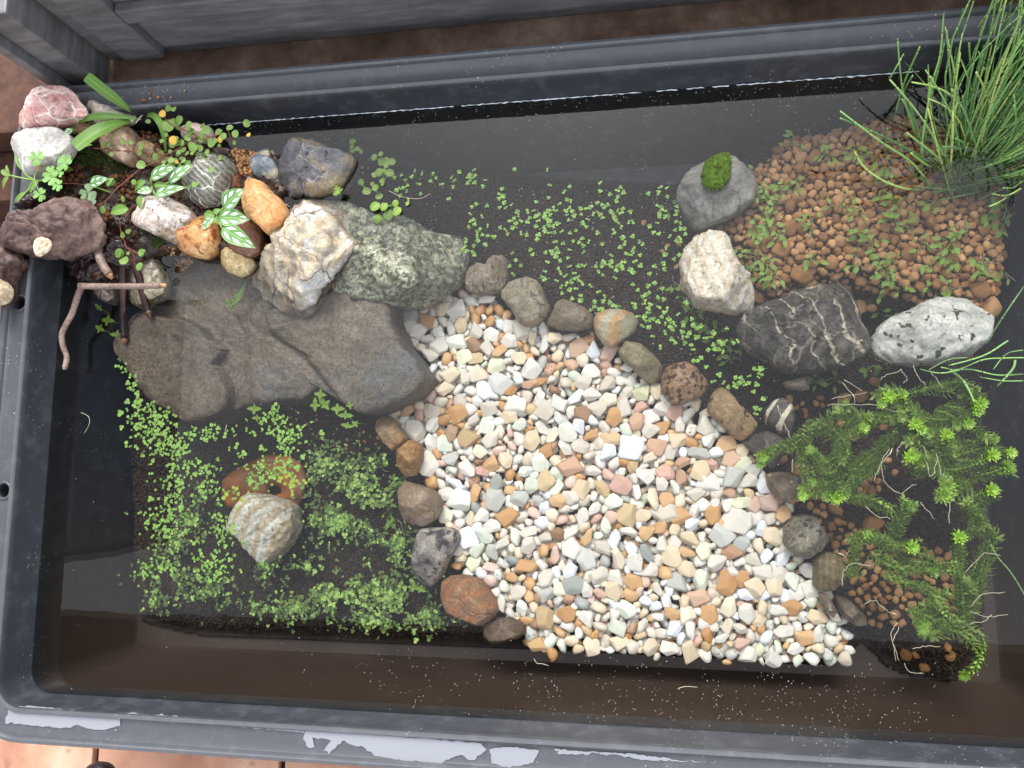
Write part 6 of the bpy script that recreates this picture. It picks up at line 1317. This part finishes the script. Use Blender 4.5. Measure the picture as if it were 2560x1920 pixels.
twig([(850, 440), (850, 520), (880, 610), (930, 690), (970, 750)], 42, (.2, .2, .202, .202, .2), m_bark, m_raw, .2)

# ------------------------------------------------------------------ dead amber leaf in the water
t = NT('amber_leaf'); n = t.noise(40, 4); M_AMB = t.fin(t.ramp(n, [(.3, S(76, 42, 16)), (.5, S(116, 68, 24)), (.7, S(156, 98, 36))]), .5, t.bump(n, .4, .001), .4)
ol = E2([(590, 700), (640, 650), (740, 590), (850, 548), (980, 553), (1045, 598), (1072, 690), (1060, 790), (1015, 868), (930, 850), (850, 800), (760, 790), (690, 850), (610, 850), (583, 770)]); hl = E2([(850, 745), (880, 720), (925, 735), (930, 765), (890, 780), (855, 770)])
b = bmesh.new(); zz = ZB + .016; vs = [b.verts.new(P(p[0], p[1], zz)) for p in ol]; hs_ = [b.verts.new(P(p[0], p[1], zz)) for p in hl]
es = [b.edges.new((vs[i], vs[(i + 1) % len(vs)])) for i in range(len(vs))] + [b.edges.new((hs_[i], hs_[(i + 1) % len(hs_)])) for i in range(len(hs_))]
bmesh.ops.triangle_fill(b, use_beauty=True, edges=es); bmesh.ops.subdivide_edges(b, edges=b.edges[:], cuts=3, use_grid_fill=True)
for v in b.verts: v.co.z += .004 * mnoise.noise(v.co * 70)
bmesh.ops.solidify(b, geom=b.faces[:], thickness=.0006)
me = bpy.data.meshes.new('dead_leaf'); b.to_mesh(me); b.free(); me.materials.append(M_AMB); me.polygons.foreach_set('use_smooth', [True] * len(me.polygons)); o = bpy.data.objects.new('dead_leaf', me); COL.objects.link(o)
tag(o, 'amber brown dead leaf sunk under the duckweed behind the banded cream rock', 'dead leaf')

# ------------------------------------------------------------------ water film patches on the rim, scale and glint line, bubbles, grains
t = NT('puddle'); M_PUD_SKY = t.fin((.20, .21, .235, 1), .05, None, .9); t.b.inputs['Coat Weight'].default_value = 1.0; t.b.inputs['Coat Roughness'].default_value = .03  # pale base colour stands in for the bright sky mirrored in the film
ZF = .1958
def puddle(ol, label, z=ZF + .0006):
    b = bmesh.new(); pts = []
    n = len(ol)
    for i in range(n):
        a = VEC((*ol[i], 0)); c = VEC((*ol[(i + 1) % n], 0)); k = max(1, int((c - a).length / 6))
        for j in range(k):
            p = a.lerp(c, j / k); p += VEC((mnoise.noise(p * .09), mnoise.noise(p * .09 + VEC((9, 9, 9))), 0)) * 5 + VEC((mnoise.noise(p * .3), mnoise.noise(p * .3 + VEC((9, 9, 9))), 0)) * 2.5; pts.append(p)
    vs = [b.verts.new(P(p.x, p.y, z)) for p in pts]; f = b.faces.new(vs); bmesh.ops.triangulate(b, faces=[f])
    me = bpy.data.meshes.new('puddle'); b.to_mesh(me); b.free(); me.materials.append(M_PUD_SKY)
    if me.polygons[0].normal.z < 0: me.flip_normals()
    o = bpy.data.objects.new('puddle', me); COL.objects.link(o); tag(o, label, 'puddle', 'water patches on the lower rim')
puddle(C6([(40, 360), (120, 352), (300, 370), (460, 390), (520, 400), (520, 440), (440, 458), (380, 452), (340, 438), (280, 450), (150, 440), (20, 425)]), 'long thin puddle at the left end of the lower tub rim')
puddle(C6([(530, 384), (700, 392), (920, 412), (900, 428), (740, 420), (560, 405)]), 'narrow bright puddle lying against the inner edge of the lower rim')
puddle(C6([(950, 418), (1100, 428), (1320, 455), (1310, 470), (1150, 452), (970, 436)]), 'second narrow bright puddle, right of the first one on the lower rim')
puddle(C6([(1320, 460), (1480, 462), (1800, 490), (2080, 515), (2100, 545), (2040, 590), (1990, 560), (1900, 600), (1760, 590), (1640, 575), (1560, 530), (1480, 505), (1420, 560), (1400, 545), (1430, 500), (1350, 490), (1360, 530), (1330, 535), (1310, 500)]), 'ragged puddle spread along the middle of the lower rim')
puddle(C6([(2120, 540), (2212, 530), (2330, 545), (2300, 600), (2200, 620), (2120, 600)]), 'ragged puddle right of the middle of the lower rim')
puddle(D7([(180, 640), (300, 652), (560, 668), (700, 690), (900, 705), (700, 694), (560, 690), (450, 668), (330, 662), (200, 668)]), 'thin broken puddle on the right half of the lower rim')
M_LIME_GLINT = mat_flat('lime_glint', S(168, 176, 186), S(226, 232, 238), 300, .3, .4, .6)
# scale, and meniscus glints painted in pale colour, where water meets the upper wall
def lime_glints(p0, p1, y_of, z, n, amp, label, drop=.35):
    G = Geo(); run = []
    for i in range(n):
        a = p0 + (p1 - p0) * i / (n - 1)
        on = mnoise.noise(VEC((i * .11, 3.3, 0))) > -drop
        if on: run.append(VEC((a, y_of + .0007 * mnoise.noise(VEC((i * .4, 1, 1))) , z + amp * mnoise.noise(VEC((i * .25, 5, 5))))))
        if (not on or i == n - 1) and len(run) > 2:
            G.add(*tube(run, [max(.0002, .0008 * (.6 + mnoise.noise(r_ * 200))) for r_ in run], 5)); run = []
        elif not on: run = []
    o = G.obj('lime_glint_line', M_LIME_GLINT); tag(o, label, 'lime_glint'); return o
xa, xb = P(*C3([(220, 130)])[0], ZW).x, P(2300, 240, ZW).x
YI = IN_T - .0048
lime_glints(xa, xb, YI, ZW + .0012, 500, .0010, 'white line of lime and wet glints where the water meets the upper tub wall', .46)
# bubbles
bs = [chip(1, 12, 3, (1, 1, .7), .05, 700 + i) for i in range(2)]
t = NT('bubble'); M_BUB = t.fin((.5, .5, .48, 1), .15, None, .6)
bb = []
for _ in range(1100):
    x = rs.beta(2.2, 1.5) * 1900 + 1130 - 560; y = 1590 + rs.beta(2, 2) * 250 + (x - 1200) * .06
    if x > 2350 or rs.rand() < .3: continue
    if fbm((x * .01, y * .02, 8), 2) < -.05 and rs.rand() < .8: continue
    p = P(x, y, ZW); bb.append((p.x, p.y, ZW, rs.uniform(.00016, .00034), 0, 0, 0, 0))
for _ in range(330):
    x = rs.uniform(600, 2300); y = 285 - (x - 900) * .07 + rs.beta(1, 3) * 160
    p = P(x, y, ZW); bb.append((p.x, p.y, ZW, rs.uniform(.0002, .0004), 0, 0, 0, 0))
for _ in range(260):
    x = rs.uniform(120, 2500); y = rs.uniform(300, 1800); p = P(x, y, ZW); bb.append((p.x, p.y, ZW, rs.uniform(.0002, .00042), 0, 0, 0, 0))
bb = [b_ for b_ in bb if IN_B + .004 < b_[1] < IN_T - .006]
joined('bubbles', bb, bs, [M_BUB], label='tiny pale bubbles and dust floating on the open water', cat='bubbles')
# grains spilled on the rim
lab = []
for i, (x, y, s) in enumerate(C1([(820, 553, 24), (990, 532, 34), (1147, 517, 32), (1197, 590, 24), (938, 563, 14), (981, 580, 16), (970, 606, 22), (975, 641, 22), (1027, 632, 24), (1110, 634, 26), (932, 652, 42), (868, 655, 14)])):
    p = P(x, y, ZF + .001); o = bpy.data.objects.new('clay_grain', cc[list(cc)[i % len(cc)]]); COL.objects.link(o); o.location = p; o.scale = (s * px(.196),) * 3; o.rotation_euler = (.2, .3, rs.uniform(0, 6)); tag(o, None, 'clay grain', 'clay grains spilled on the rim')
    lab.append((o, x, y))
nm_ = ['grain of clay nearest the cut strap leaf on the upper rim', 'clay grain beside the white scale stain, left of the topmost oval grain', 'topmost oval clay grain near the outer edge of the upper rim', 'rightmost clay grain on the upper rim', 'tiny clay grain left of the middle on the upper rim', 'small clay grain just above two touching ones on the upper rim', 'clay grain in the middle of the upper rim channel', 'clay grain low in the channel under the middle one', 'clay grain right of the middle of the rim group', 'squarish clay grain low on the right of the rim group', 'largest clay grain lying low in the upper rim channel', 'tiny clay grain lowest left on the upper rim']
for (o, x, y), n in zip(lab, nm_): o['label'] = n
# threads floating on the lower water
for v, lb in ((D6([(1020, 1268), (1045, 1305), (1090, 1310), (1145, 1326)]), 'pale wavy root thread floating just below the gravel'), (D7([(715, 382), (750, 373), (800, 376)]), 'pale curved thread floating below the right part of the gravel'), (D2([(480, 405), (525, 430), (530, 475), (500, 530)]), 'thin pale thread in the dark water left of the duckweed'), (C7([(680, 1000), (672, 1040), (678, 1080)]), 'white root thread standing below the slab'), (C3([(1470, 600), (1560, 640), (1680, 655), (1760, 620)]), 'long tan hair of root right of the round leaved sprigs')):
    g = Geo(); g.add(*tube(spline([P(a, b, ZW + .0002) for a, b in v], 5), .00016, 5)); o = g.obj('thread', M_ROOT); tag(o, lb, 'root thread')
# the red and black thing on the tiles at the bottom edge
t = NT('red_plastic'); M_RED = t.fin(S(176, 44, 30), .35, None, .5); t = NT('black_rubber'); M_BLK = t.fin(S(28, 26, 34), .4, None, .5)
p = P(215, 1926, .02); root = empty('hand_tool', (p.x, p.y, .004), 'red and black plastic tool handle just showing at the bottom left edge', 'tool')
V_, F_ = tube([P(150, 1934, .02), P(200, 1934, .022), P(222, 1934, .024)], [.005, .006, .006], 14); child('handle', V_, F_, M_RED, root)
V_, F_ = tube(spline([P(220, 1934, .024), P(240, 1931, .03), P(262, 1933, .03), P(276, 1942, .024)], 4), [.006, .008, .0095, .0105, .011, .0115, .0115, .0115, .011, .0105, .0095, .008, .006], 16); child('grip', V_, F_, M_BLK, root)
